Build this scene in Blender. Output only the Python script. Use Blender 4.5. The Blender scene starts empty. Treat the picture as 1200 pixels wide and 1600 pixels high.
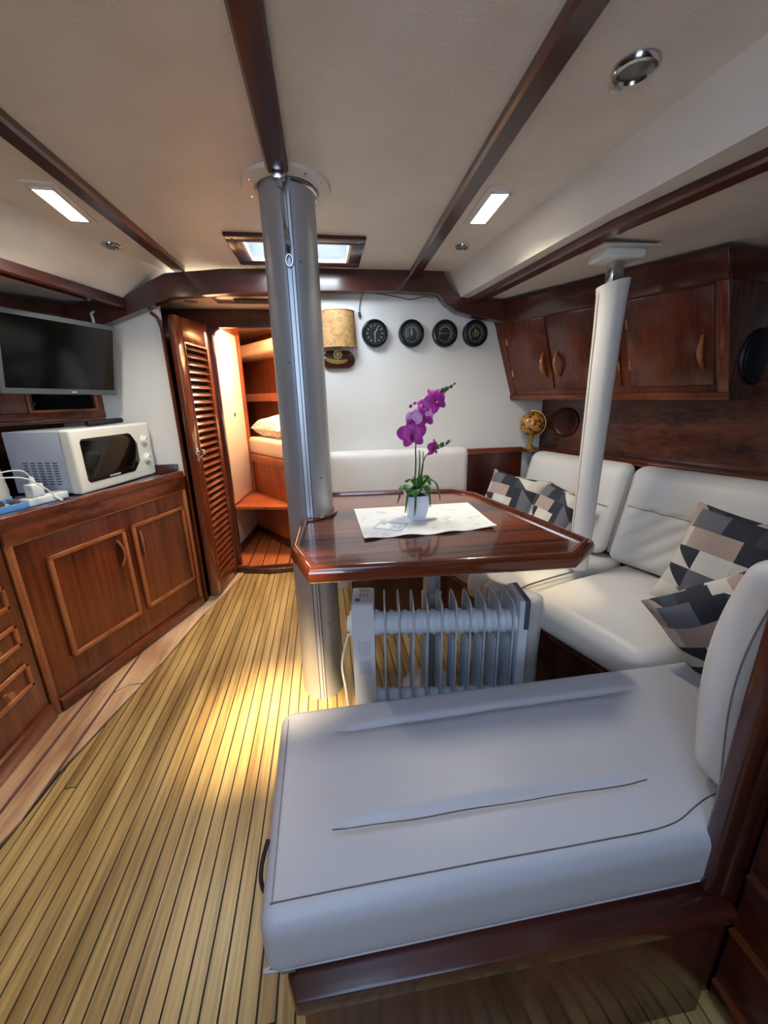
import bpy, bmesh, math, random
from mathutils import Vector, Matrix
random.seed(7)
SC = bpy.context.scene
COL = SC.collection
V = Vector

# ------------------------------------------------------------------ camera
cam_d = bpy.data.cameras.new('camera'); cam = bpy.data.objects.new('camera', cam_d); COL.objects.link(cam)
cam_d.sensor_fit = 'HORIZONTAL'; cam_d.sensor_width = 36.0; cam_d.lens = 36.0 * 620.0 / 1200.0
cam_d.clip_start = 0.02
R = Matrix(((0.98845659, 0.06198378, -0.13824462), (-0.15007745, 0.27565246, -0.94946958), (-0.02074424, 0.95925686, 0.28177286)))
cam.matrix_world = Matrix.Translation((0, 0, 1.22)) @ R.to_4x4()
SC.camera = cam
# ------------------------------------------------------------------ world, sun, big lights, exposure
SC.view_settings.view_transform = 'Standard'; SC.view_settings.look = 'None'
SC.view_settings.gamma = 1.0; SC.view_settings.use_curve_mapping = False
SC.view_settings.exposure = 0.28
w = bpy.data.worlds.new('world'); SC.world = w; w.use_nodes = True
w.node_tree.nodes['Background'].inputs[0].default_value = (0.62, 0.78, 1.0, 1)
w.node_tree.nodes['Background'].inputs[1].default_value = 1.2

def area_light(name, loc, target, sx, sy, energy, color, spread=math.pi):
    d = bpy.data.lights.new(name, 'AREA'); d.shape = 'RECTANGLE'; d.size = sx; d.size_y = sy
    d.energy = energy; d.color = color; d.spread = spread
    o = bpy.data.objects.new(name, d); COL.objects.link(o); o.location = loc
    o.rotation_euler = (V(target) - V(loc)).to_track_quat('-Z', 'Y').to_euler()
    return o
# companionway daylight from overhead, as an area light under the added opaque cover
area_light('companionway_daylight', (-0.08, -0.12, 1.84), (0.08, 0.28, 0), 0.85, 0.75, 6.5, (0.36, 0.59, 1.0))
# daylight of the companionway doorway behind the viewer
area_light('companionway_door_daylight', (-0.35, -1.12, 1.35), (-0.1, 1.6, 2.1), 0.7, 0.8, 14, (0.66, 0.81, 1.0))
# daylight of the fore hatch
area_light('fore_hatch_daylight', (-0.06, 2.06, 1.855), (-0.06, 2.0, 0), 0.4, 0.22, 7, (0.78, 0.88, 1.0))
sun_d = bpy.data.lights.new('sun', 'SUN'); sun_d.energy = 25.0; sun_d.angle = math.radians(9); sun_d.color = (1.0, 0.80, 0.50)
sun = bpy.data.objects.new('sun', sun_d); COL.objects.link(sun)
sun.rotation_euler = V((0.08, 1.12, -1.86)).to_track_quat('-Z', 'Y').to_euler()

# ------------------------------------------------------------------ materials
MATS = {}
def lin(c): return tuple(((v / 255) / 12.92 if v / 255 <= 0.04045 else ((v / 255 + 0.055) / 1.055) ** 2.4) for v in c)
def base_mat(name):
    m = bpy.data.materials.new(name); m.use_nodes = True
    MATS[name] = m
    nt = m.node_tree; return m, nt, nt.nodes['Principled BSDF']
def node(nt, t, **kw):
    n = nt.nodes.new(t)
    for k, v in kw.items(): setattr(n, k, v)
    return n
def ramp(nt, stops, const=False):
    r = node(nt, 'ShaderNodeValToRGB')
    if const: r.color_ramp.interpolation = 'CONSTANT'
    el = r.color_ramp.elements
    while len(el) > 1: el.remove(el[-1])
    el[0].position = stops[0][0]; el[0].color = (*stops[0][1], 1)
    for p, c in stops[1:]:
        e = el.new(p); e.color = (*c, 1)
    return r
def plain(name, rgb, rough=0.5, metal=0.0, coat=0.0, emit=None, es=0.0, noise=0.0, nscale=8, bump=0.0, bscale=60, spec=0.5, trans=0.0, ior=1.45):
    m, nt, b = base_mat(name); c = lin(rgb)
    b.inputs['Base Color'].default_value = (*c, 1); b.inputs['Roughness'].default_value = rough
    b.inputs['Metallic'].default_value = metal; b.inputs['Coat Weight'].default_value = coat
    b.inputs['Coat Roughness'].default_value = 0.08; b.inputs['Specular IOR Level'].default_value = spec
    b.inputs['IOR'].default_value = ior; b.inputs['Transmission Weight'].default_value = trans
    if emit:
        b.inputs['Emission Color'].default_value = (*lin(emit), 1); b.inputs['Emission Strength'].default_value = es
    tc = node(nt, 'ShaderNodeTexCoord')
    if noise:
        n = node(nt, 'ShaderNodeTexNoise'); n.inputs['Scale'].default_value = nscale; n.inputs['Detail'].default_value = 5
        nt.links.new(tc.outputs['Object'], n.inputs['Vector'])
        r = ramp(nt, [(0.3, tuple(v * (1 - noise) for v in c)), (0.7, tuple(min(1, v * (1 + noise)) for v in c))])
        nt.links.new(n.outputs['Fac'], r.inputs['Fac']); nt.links.new(r.outputs['Color'], b.inputs['Base Color'])
    if bump:
        n2 = node(nt, 'ShaderNodeTexNoise'); n2.inputs['Scale'].default_value = bscale; n2.inputs['Detail'].default_value = 3
        nt.links.new(tc.outputs['Object'], n2.inputs['Vector'])
        bp = node(nt, 'ShaderNodeBump'); bp.inputs['Strength'].default_value = bump; bp.inputs['Distance'].default_value = 0.01
        nt.links.new(n2.outputs['Fac'], bp.inputs['Height']); nt.links.new(bp.outputs['Normal'], b.inputs['Normal'])
    return m
def wood(name, dark, light, axis='z', rough=0.28, coat=0.5, fine=70, coarse=2.2, rnd=0.0, bump=0.04, coat_r=0.12, con=0.125):
    m, nt, b = base_mat(name)
    tc = node(nt, 'ShaderNodeTexCoord'); mp = node(nt, 'ShaderNodeMapping')
    s = {'x': (coarse, fine, fine), 'y': (fine, coarse, fine), 'z': (fine, fine, coarse)}[axis]
    mp.inputs['Scale'].default_value = s
    nt.links.new(tc.outputs['Object'], mp.inputs['Vector'])
    n = node(nt, 'ShaderNodeTexNoise'); n.inputs['Scale'].default_value = 1.0; n.inputs['Detail'].default_value = 7; n.inputs['Roughness'].default_value = 0.62
    nt.links.new(mp.outputs['Vector'], n.inputs['Vector'])
    mp2 = node(nt, 'ShaderNodeMapping'); mp2.inputs['Scale'].default_value = tuple(v * (0.16 if v == fine else 0.7) for v in s)
    nt.links.new(tc.outputs['Object'], mp2.inputs['Vector'])
    n2 = node(nt, 'ShaderNodeTexNoise'); n2.inputs['Scale'].default_value = 1.0; n2.inputs['Detail'].default_value = 3
    nt.links.new(mp2.outputs['Vector'], n2.inputs['Vector'])
    ad = node(nt, 'ShaderNodeMath', operation='ADD'); nt.links.new(n.outputs['Fac'], ad.inputs[0]); nt.links.new(n2.outputs['Fac'], ad.inputs[1])
    last = ad
    oi = node(nt, 'ShaderNodeObjectInfo')
    if rnd:
        mu = node(nt, 'ShaderNodeMath', operation='MULTIPLY_ADD'); mu.inputs[1].default_value = rnd; mu.inputs[2].default_value = -rnd / 2
        nt.links.new(oi.outputs['Random'], mu.inputs[0])
        a2 = node(nt, 'ShaderNodeMath', operation='ADD'); nt.links.new(ad.outputs[0], a2.inputs[0]); nt.links.new(mu.outputs[0], a2.inputs[1]); last = a2
    hv = node(nt, 'ShaderNodeMath', operation='MULTIPLY'); hv.inputs[1].default_value = 0.5; nt.links.new(last.outputs[0], hv.inputs[0])
    r = ramp(nt, [(0.5 - con, lin(dark)), (0.5 + con, lin(light))])
    nt.links.new(hv.outputs[0], r.inputs['Fac']); nt.links.new(r.outputs['Color'], b.inputs['Base Color'])
    b.inputs['Roughness'].default_value = rough; b.inputs['Coat Weight'].default_value = coat; b.inputs['Coat Roughness'].default_value = coat_r
    bp = node(nt, 'ShaderNodeBump'); bp.inputs['Strength'].default_value = bump; bp.inputs['Distance'].default_value = 0.01
    nt.links.new(n.outputs['Fac'], bp.inputs['Height']); nt.links.new(bp.outputs['Normal'], b.inputs['Normal'])
    return m

MAH_D, MAH_L = (68, 25, 12), (132, 62, 31)
for ax in 'xyz':
    wood('mahogany_' + ax, MAH_D, MAH_L, ax)
    wood('dark_mahogany_' + ax, (44, 17, 12), (86, 36, 23), ax)
    wood('trim_wood_' + ax, (134, 68, 34), (182, 108, 62), ax, rough=0.3)
wood('locker_wood', (66, 25, 16), (112, 50, 30), 'z', coat=0.35)
wood('table_wood', (52, 22, 14), (132, 70, 44), 'x', rough=0.2, coat=0.7, fine=40, coarse=0.8, coat_r=0.06, bump=0.04, con=0.09)
wood('table_rim', (72, 27, 15), (112, 52, 28), 'x', rough=0.18, coat=0.9, coat_r=0.06)
wood('teak', (128, 98, 52), (196, 164, 104), 'y', rough=0.36, coat=0.12, fine=90, coarse=2.5, rnd=0.16, bump=0.03, coat_r=0.3)
wood('margin_teak', (158, 116, 82), (222, 188, 150), 'y', rough=0.35, coat=0.2, fine=30, coarse=3, rnd=0.2)
wood('fore_teak', (150, 72, 34), (206, 120, 66), 'y', rough=0.35, coat=0.3, fine=40, rnd=0.2)
wood('fore_wood', (136, 58, 28), (186, 98, 52), 'z', rough=0.35, coat=0.2, fine=16)
wood('hull_panel_wood', (52, 23, 16), (112, 58, 38), 'y', rough=0.3, coat=0.4, fine=55, coarse=1.2, con=0.1)
plain('caulk', (34, 30, 28), 0.7)
plain('seam_brown', (96, 66, 60), 0.6)
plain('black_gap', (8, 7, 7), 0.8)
plain('white_paint', (226, 224, 218), 0.45, noise=0.03, nscale=3)
plain('leather', (218, 214, 209), 0.42, bump=0.05, bscale=180, noise=0.02, nscale=4)
plain('leather_grey_shaded', (180, 179, 185), 0.42, bump=0.05, bscale=180, noise=0.02, nscale=4)  # near cushion: grey tone, with shade from the viewer put into its colour
plain('leather_seam', (150, 140, 136), 0.6)
plain('dark_seam', (92, 84, 80), 0.6)
plain('piping_pale', (232, 230, 228), 0.45)
plain('zip_metal', (120, 140, 142), 0.4, metal=0.6)
plain('strap_black', (24, 24, 26), 0.6)
plain('aluminium', (178, 180, 186), 0.40, metal=0.6, noise=0.05, nscale=6)
plain('steel', (200, 202, 204), 0.18, metal=1.0)
plain('track_metal', (196, 200, 208), 0.4, metal=0.5)
plain('groove', (70, 74, 80), 0.5, metal=0.4)
plain('plastic_white', (232, 232, 228), 0.35)
plain('collar_white', (222, 214, 204), 0.4)
plain('microwave_cream', (238, 234, 220), 0.3, coat=0.3)
plain('microwave_grey', (176, 184, 200), 0.4)
plain('vent_dark', (60, 66, 80), 0.6)
plain('gloss_black', (8, 8, 9), 0.06, coat=0.6)
plain('window_black', (14, 12, 12), 0.08, coat=0.5)
plain('rubber_black', (18, 18, 20), 0.5)
plain('screen_black', (7, 9, 9), 0.10)
plain('tv_grey', (92, 97, 100), 0.4)
plain('logo_grey', (190, 194, 196), 0.4)
plain('counter_dark', (52, 50, 56), 0.25)
plain('counter_blue', (34, 66, 104), 0.45)
plain('tray_blue', (106, 158, 208), 0.4)
plain('tray_white', (224, 228, 232), 0.4)
plain('brown_item', (92, 58, 36), 0.5)
plain('heater_white', (224, 230, 238), 0.35)
plain('heater_fin', (200, 208, 218), 0.32)
plain('heater_dark', (92, 92, 106), 0.3)
plain('gauge_black', (20, 21, 22), 0.25)
plain('gauge_face', (30, 33, 34), 0.35)
plain('gauge_inner', (58, 62, 60), 0.35)
plain('gauge_mark', (196, 200, 196), 0.5)
plain('gauge_gold', (168, 138, 84), 0.4, metal=0.5)
plain('brass', (206, 168, 84), 0.28, metal=0.7)
plain('brass_pale', (228, 206, 132), 0.35, metal=0.4)
plain('wire_dark', (60, 58, 58), 0.5)
plain('wire_white', (230, 230, 226), 0.4)
plain('pot_white', (222, 224, 236), 0.3)
plain('soil', (50, 40, 30), 0.9)
plain('leaf_green', (58, 110, 40), 0.4, noise=0.3, nscale=20)
plain('stem_green', (76, 104, 52), 0.5)
plain('bud_green', (72, 100, 60), 0.5)
plain('petal', (196, 58, 166), 0.5, noise=0.35, nscale=30)
plain('petal_dark', (136, 20, 96), 0.5)
plain('petal_pale', (224, 164, 220), 0.5, noise=0.15, nscale=30)
plain('print_blue', (152, 178, 214), 0.6)
plain('sheet_cream', (232, 206, 178), 0.7, bump=0.1, bscale=15)
plain('cream_wall', (238, 222, 196), 0.5)
plain('fore_ceiling', (234, 196, 158), 0.5)
plain('speaker_blue', (10, 13, 24), 0.45)
plain('speaker_grey', (120, 106, 98), 0.6)
plain('spot_glass', (120, 122, 120), 0.25, metal=0.3)
plain('lamp_glow', (255, 250, 236), 0.5, emit=(255, 246, 226), es=9)
plain('sky_pane', (200, 220, 240), 0.2, emit=(196, 218, 244), es=1.1)
plain('sun_cover_white', (200, 214, 226), 0.4)
# knobbly vinyl headlining
def vinyl():
    m, nt, b = base_mat('headlining')
    b.inputs['Base Color'].default_value = (*lin((222, 214, 202)), 1); b.inputs['Roughness'].default_value = 0.42
    tc = node(nt, 'ShaderNodeTexCoord'); vo = node(nt, 'ShaderNodeTexNoise'); vo.inputs['Scale'].default_value = 130; vo.inputs['Detail'].default_value = 1.5
    vo.inputs['Distortion'].default_value = 0.6
    nt.links.new(tc.outputs['Object'], vo.inputs['Vector'])
    bp = node(nt, 'ShaderNodeBump'); bp.inputs['Strength'].default_value = 0.28; bp.inputs['Distance'].default_value = 0.004
    nt.links.new(vo.outputs['Fac'], bp.inputs['Height']); nt.links.new(bp.outputs['Normal'], b.inputs['Normal'])
    n = node(nt, 'ShaderNodeTexNoise'); n.inputs['Scale'].default_value = 5; n.inputs['Detail'].default_value = 6
    nt.links.new(tc.outputs['Object'], n.inputs['Vector'])
    r = ramp(nt, [(0.25, lin((214, 206, 194))), (0.6, lin((224, 217, 206)))])
    nt.links.new(n.outputs['Fac'], r.inputs['Fac']); nt.links.new(r.outputs['Color'], b.inputs['Base Color'])
vinyl()
# scatter cushion fabric: patchwork of angular blocks
def patchwork():
    m, nt, b = base_mat('patchwork')
    b.inputs['Roughness'].default_value = 0.85
    uv = node(nt, 'ShaderNodeUVMap')
    pal = [(0.0, lin((204, 196, 184))), (0.24, lin((40, 44, 54))), (0.44, lin((100, 99, 104))), (0.60, lin((170, 150, 138))), (0.74, lin((214, 208, 198))), (0.88, lin((60, 64, 74)))]
    L = nt.links.new
    def m(op, a, b_=None, c=None):
        n = node(nt, 'ShaderNodeMath', operation=op)
        for i, v in enumerate((a, b_, c)):
            if v is None: continue
            if isinstance(v, (int, float)): n.inputs[i].default_value = v
            else: L(v, n.inputs[i])
        return n.outputs[0]
    sp = node(nt, 'ShaderNodeSeparateXYZ'); L(uv.outputs['UV'], sp.inputs[0])
    def rnd(x, y, z):
        cx = node(nt, 'ShaderNodeCombineXYZ'); L(x, cx.inputs[0]); L(y, cx.inputs[1])
        if isinstance(z, (int, float)): cx.inputs[2].default_value = z
        else: L(z, cx.inputs[2])
        wn = node(nt, 'ShaderNodeTexWhiteNoise', noise_dimensions='3D'); L(cx.outputs[0], wn.inputs[0]); return wn.outputs['Value']
    yy_ = m('MULTIPLY', sp.outputs[1], 5.3); iy = m('FLOOR', yy_)
    xo = m('MULTIPLY_ADD', sp.outputs[0], 4.4, m('MULTIPLY', rnd(iy, iy, 3.5), 2.0)); ix = m('FLOOR', xo)
    fx, fy = m('FRACT', xo), m('FRACT', yy_)
    r2 = rnd(ix, iy, 7.5)
    vert = m('GREATER_THAN', fx, 0.45); diag = m('GREATER_THAN', m('ADD', fx, fy), 1.0); diag2 = m('GREATER_THAN', fx, fy)
    k1 = m('LESS_THAN', r2, 0.4); k2 = m('GREATER_THAN', r2, 0.82); k3 = m('MULTIPLY', m('GREATER_THAN', r2, 0.66), m('LESS_THAN', r2, 0.82))
    side = m('ADD', m('ADD', m('MULTIPLY', vert, k1), m('MULTIPLY', diag, k2)), m('MULTIPLY', diag2, k3))
    col = rnd(ix, iy, m('ADD', side, 11.5))
    r = ramp(nt, pal, True); L(col, r.inputs['Fac']); L(r.outputs['Color'], b.inputs['Base Color'])
patchwork()
def runner_cloth():
    m, nt, b = base_mat('runner_cloth'); b.inputs['Roughness'].default_value = 0.8
    tc = node(nt, 'ShaderNodeTexCoord'); n = node(nt, 'ShaderNodeTexNoise'); n.inputs['Scale'].default_value = 17; n.inputs['Detail'].default_value = 6; n.inputs['Roughness'].default_value = 0.7
    nt.links.new(tc.outputs['Object'], n.inputs['Vector'])
    r = ramp(nt, [(0.0, lin((232, 230, 224))), (0.56, lin((230, 229, 224))), (0.62, lin((196, 202, 206))), (0.68, lin((230, 228, 220)))])
    nt.links.new(n.outputs['Fac'], r.inputs['Fac']); nt.links.new(r.outputs['Color'], b.inputs['Base Color'])
runner_cloth()
def map_shade():
    m, nt, b = base_mat('map_shade'); b.inputs['Roughness'].default_value = 0.7
    tc = node(nt, 'ShaderNodeTexCoord'); n = node(nt, 'ShaderNodeTexNoise'); n.inputs['Scale'].default_value = 24; n.inputs['Detail'].default_value = 6
    nt.links.new(tc.outputs['Object'], n.inputs['Vector'])
    r = ramp(nt, [(0.3, lin((160, 114, 62))), (0.55, lin((194, 152, 96))), (0.75, lin((178, 134, 80)))])
    nt.links.new(n.outputs['Fac'], r.inputs['Fac']); nt.links.new(r.outputs['Color'], b.inputs['Base Color'])
map_shade()
plain('map_ink', (70, 62, 66), 0.7)
def globe_mat():
    m, nt, b = base_mat('globe_map'); b.inputs['Roughness'].default_value = 0.25; b.inputs['Coat Weight'].default_value = 0.5
    tc = node(nt, 'ShaderNodeTexCoord'); n = node(nt, 'ShaderNodeTexNoise'); n.inputs['Scale'].default_value = 42; n.inputs['Detail'].default_value = 5
    nt.links.new(tc.outputs['Object'], n.inputs['Vector'])
    r = ramp(nt, [(0.0, lin((206, 152, 74))), (0.5, lin((196, 136, 62))), (0.53, lin((120, 64, 26))), (0.62, lin((96, 50, 24)))])
    nt.links.new(n.outputs['Fac'], r.inputs['Fac']); nt.links.new(r.outputs['Color'], b.inputs['Base Color'])
globe_mat()
def sheen_panel():
    wood('speaker_panel', (58, 34, 30), (104, 72, 66), 'z', rough=0.22, coat=0.8, fine=60)
sheen_panel()
def pillow_print():
    m, nt, b = base_mat('pillow_print'); b.inputs['Roughness'].default_value = 0.8
    tc = node(nt, 'ShaderNodeTexCoord'); n = node(nt, 'ShaderNodeTexNoise'); n.inputs['Scale'].default_value = 40; n.inputs['Detail'].default_value = 3
    nt.links.new(tc.outputs['Object'], n.inputs['Vector'])
    r = ramp(nt, [(0.42, lin((196, 178, 168))), (0.56, lin((232, 218, 206)))])
    nt.links.new(n.outputs['Fac'], r.inputs['Fac']); nt.links.new(r.outputs['Color'], b.inputs['Base Color'])
pillow_print()

# ------------------------------------------------------------------ geometry helpers
class Frame:
    def __init__(s, o, u, v, n=None):
        s.o = V(o); s.u = V(u).normalized(); v = V(v)
        v = (v - s.u * v.dot(s.u)).normalized(); s.v = v
        s.n = V(n).normalized() if n is not None else s.u.cross(s.v)
    def __call__(s, a, b, c=0.0): return s.o + s.u * a + s.v * b + s.n * c
W = Frame((0, 0, 0), (1, 0, 0), (0, 1, 0))
def nb(): return bmesh.new()
def fbox(bm, F, s0, s1, t0, t1, d0, d1, bev=0.0, seg=2):
    vs = [bm.verts.new(F(a, b, c)) for c in (d0, d1) for b in (t0, t1) for a in (s0, s1)]
    idx = [(0, 2, 3, 1), (4, 5, 7, 6), (0, 1, 5, 4), (2, 6, 7, 3), (0, 4, 6, 2), (1, 3, 7, 5)]
    fs = [bm.faces.new([vs[i] for i in f]) for f in idx]
    if bev > 0:
        es = list({e for f in fs for e in f.edges})
        bmesh.ops.bevel(bm, geom=es, offset=bev, segments=seg, profile=0.5, affect='EDGES')
    return bm
def wbox(bm, x0, x1, y0, y1, z0, z1, bev=0.0, seg=2): return fbox(bm, W, x0, x1, y0, y1, z0, z1, bev, seg)
def prism(bm, F, pts, d0, d1, bev=0.0, seg=2):
    lo = [bm.verts.new(F(a, b, d0)) for a, b in pts]; hi = [bm.verts.new(F(a, b, d1)) for a, b in pts]
    n = len(pts)
    fs = [bm.faces.new(lo[::-1]), bm.faces.new(hi)]
    for i in range(n): fs.append(bm.faces.new([lo[i], lo[(i + 1) % n], hi[(i + 1) % n], hi[i]]))
    if bev > 0:
        es = list({e for f in fs for e in f.edges})
        bmesh.ops.bevel(bm, geom=es, offset=bev, segments=seg, profile=0.5, affect='EDGES')
    return bm
def tube(bm, pts, r, n=8, closed=False, radii=None):
    pts = [V(p) for p in pts]; rings = []; m = len(pts); up = None
    for i, p in enumerate(pts):
        if closed: t = pts[(i + 1) % m] - pts[i - 1]
        else: t = pts[min(i + 1, m - 1)] - pts[max(i - 1, 0)]
        t.normalize()
        if up is None:
            up = V((0, 0, 1)) if abs(t.z) < 0.9 else V((1, 0, 0))
        a = (up - t * up.dot(t)).normalized(); b = t.cross(a); up = a
        rr = radii[i] if radii else r
        rings.append([bm.verts.new(p + a * rr * math.cos(2 * math.pi * k / n) + b * rr * math.sin(2 * math.pi * k / n)) for k in range(n)])
    for i in range(m if closed else m - 1):
        A, B = rings[i], rings[(i + 1) % m]
        for k in range(n): bm.faces.new([A[k], A[(k + 1) % n], B[(k + 1) % n], B[k]])
    if not closed:
        bm.faces.new(rings[0][::-1]); bm.faces.new(rings[-1])
    return bm
def lathe(bm, o, axis, prof, n=32, sx=1.0, sy=1.0, ref=None):
    """prof: list of (radius, height along axis); ends are capped"""
    ax = V(axis).normalized(); r0 = V(ref) if ref else (V((1, 0, 0)) if abs(ax.x) < 0.9 else V((0, 1, 0)))
    a = (r0 - ax * r0.dot(ax)).normalized(); b = ax.cross(a); o = V(o)
    rings = [[bm.verts.new(o + ax * h + a * r * sx * math.cos(2 * math.pi * k / n) + b * r * sy * math.sin(2 * math.pi * k / n)) for k in range(n)] for r, h in prof]
    for A, B in zip(rings, rings[1:]):
        for k in range(n): bm.faces.new([A[k], A[(k + 1) % n], B[(k + 1) % n], B[k]])
    bm.faces.new(rings[0][::-1]); bm.faces.new(rings[-1])
    return bm
def rbox(bm, half, r, segs, func):
    """box with rounded edges, subdivided, every vertex mapped by func(x,y,z in -half..half)"""
    hx, hy, hz = half; cache = {}
    def vert(p):
        k = tuple(round(c, 6) for c in p)
        if k in cache: return cache[k]
        q = V((max(-hx + r, min(hx - r, p[0])), max(-hy + r, min(hy - r, p[1])), max(-hz + r, min(hz - r, p[2]))))
        d = V(p) - q
        if d.length > 1e-9: pp = q + d.normalized() * r
        else: pp = V(p)
        v = bm.verts.new(func(pp.x, pp.y, pp.z)); cache[k] = v; return v
    def coords(h, n):
        k = 4; out = [-h + r * (1 - math.cos(i / k * math.pi / 2)) if False else -h + r * i / k for i in range(k)]
        inner = [-h + r + (2 * h - 2 * r) * i / n for i in range(n + 1)]
        return out + inner + [-c for c in out[::-1]]
    X, Y, Z = coords(hx, segs[0]), coords(hy, segs[1]), coords(hz, segs[2])
    def face(A, B, mk, flip):
        for i in range(len(A) - 1):
            for j in range(len(B) - 1):
                q = [vert(mk(A[i], B[j])), vert(mk(A[i + 1], B[j])), vert(mk(A[i + 1], B[j + 1])), vert(mk(A[i], B[j + 1]))]
                if flip: q.reverse()
                if len(set(q)) == 4: bm.faces.new(q)
    face(X, Y, lambda a, b: (a, b, hz), False); face(X, Y, lambda a, b: (a, b, -hz), True)
    face(X, Z, lambda a, b: (a, -hy, b), False); face(X, Z, lambda a, b: (a, hy, b), True)
    face(Y, Z, lambda a, b: (hx, a, b), False); face(Y, Z, lambda a, b: (-hx, a, b), True)
    return bm
def bil(q, s, t):
    """bilinear inside quad q (4 Vectors: 00,10,11,01), s,t in 0..1"""
    return q[0] * (1 - s) * (1 - t) + q[1] * s * (1 - t) + q[2] * s * t + q[3] * (1 - s) * t
def catmull(pts, n=8, closed=False):
    pts = [V(p) for p in pts]; out = []; m = len(pts)
    for i in range(m if closed else m - 1):
        if closed: p0, p1, p2, p3 = pts[i - 1], pts[i], pts[(i + 1) % m], pts[(i + 2) % m]
        else: p0, p1, p2, p3 = pts[max(i - 1, 0)], pts[i], pts[i + 1], pts[min(i + 2, m - 1)]
        for k in range(n):
            t = k / n
            out.append(0.5 * ((2 * p1) + (p2 - p0) * t + (2 * p0 - 5 * p1 + 4 * p2 - p3) * t * t + (3 * p1 - p0 - 3 * p2 + p3) * t ** 3))
    if not closed: out.append(pts[-1])
    return out

INV = {}
def obj(name, bm, mat, parent=None, smooth=35, recalc=True):
    if recalc: bmesh.ops.recalc_face_normals(bm, faces=bm.faces)
    if parent is not None:
        loc = INV[parent.name]
    else:
        xs = [v.co for v in bm.verts]
        lo = V([min(c[i] for c in xs) for i in range(3)]); hi = V([max(c[i] for c in xs) for i in range(3)])
        loc = V(((lo.x + hi.x) / 2, (lo.y + hi.y) / 2, lo.z))
    for v in bm.verts: v.co -= loc
    me = bpy.data.meshes.new(name); bm.to_mesh(me); bm.free()
    for p in me.polygons: p.use_smooth = True
    me.set_sharp_from_angle(angle=math.radians(smooth))
    me.materials.append(MATS[mat])
    o = bpy.data.objects.new(name, me); COL.objects.link(o)
    if parent is not None: o.parent = parent
    else: o.location = loc
    INV[o.name] = loc
    return o
def tag(o, label, cat, group=None):
    o['label'] = label; o['category'] = cat
    if group: o['group'] = group
    return o
def thing(name, loc, label, cat, group=None):
    o = bpy.data.objects.new(name, None); COL.objects.link(o); o.location = loc; o.empty_display_size = 0.05
    INV[o.name] = V(loc); return tag(o, label, cat, group)
def struct(o, label=None):
    o['kind'] = 'structure'
    if label: o['label'] = label
    return o
def share(src, name, offset, parent, rot=None):
    """another piece with the same mesh, moved by offset inside its parent"""
    o = src.copy(); o.name = name; COL.objects.link(o); o.parent = parent; o.location = V(offset)
    if rot: o.rotation_euler = rot
    INV[o.name] = INV[parent.name]
    return o

# ================================================================== SETTING
# ---- floor with laid strips
PB = [(-1.02, 0.60), (-0.985, 0.97), (-0.965, 1.19), (-0.939, 1.32), (-0.89, 1.54), (-0.83, 1.81), (-0.76, 2.22), (-0.62, 2.78)]
def yb(x):
    if x <= PB[0][0]: return PB[0][1]
    for (x0, y0), (x1, y1) in zip(PB, PB[1:]):
        if x <= x1: return y0 + (y1 - y0) * (x - x0) / (x1 - x0)
    return 2.81
bm = nb(); wbox(bm, -1.9, 2.15, -1.25, 2.84, -0.06, -0.004)
floor = struct(obj('floor', bm, 'caulk'))
PITCH = 0.0393; x = -1.0355; k = 0
while x < 0.82:
    a, b = x + 0.0022, x + PITCH - 0.0022
    if -0.29 < x < -0.19: spans = [(-1.2, 0.512), (0.515, None)]
    elif k % 7 == 3: spans = [(-1.2, 1.145 if x < -0.7 else 0.2), (1.149 if x < -0.7 else 0.203, None)]
    else: spans = [(-1.2, None)]
    for y0, y1 in spans:
        ya, yb_ = (y1, y1) if y1 else (yb(a), yb(b))
        if min(ya, yb_) <= y0 + 0.01: continue
        bm = nb(); prism(bm, W, [(a, y0), (b, y0), (b, yb_), (a, ya)], -0.02, 0.0)
        obj('plank', bm, 'teak', floor)
    x += PITCH; k += 1
def board(pts):
    bm = nb(); prism(bm, W, pts, -0.02, 0.003, 0.0015, 1); return obj('margin_board', bm, 'margin_teak', floor)
board([(-1.15, -0.6), (-1.073, -0.6), (-1.073, 1.66), (-1.15, 1.50)])
board([(-1.060, -0.6), (-1.03, -0.6), (-1.015, 0.9), (-0.983, 1.05), (-0.983, 1.90), (-1.060, 1.70)])
board([(-0.972, 1.22), (-0.945, 1.33), (-0.897, 1.54), (-0.875, 1.64), (-0.93, 1.64), (-0.972, 1.60)])
board([(-0.972, 1.605), (-0.93, 1.645), (-0.875, 1.645), (-0.838, 1.81), (-0.768, 2.22), (-0.70, 2.46), (-0.79, 2.38), (-0.972, 1.93)])
board([(-0.79, 2.39), (-0.70, 2.47), (-0.625, 2.79), (-0.79, 2.79)])
bm = nb(); wbox(bm, -1.072, -1.061, -0.6, 1.69, -0.02, 0.0015); obj('seam_strip', bm, 'seam_brown', floor)
bm = nb(); prism(bm, W, [(-0.982, 1.06), (-0.973, 1.21), (-0.973, 1.92), (-0.982, 1.9)], -0.02, 0.0015); obj('seam_strip', bm, 'seam_brown', floor)

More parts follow.
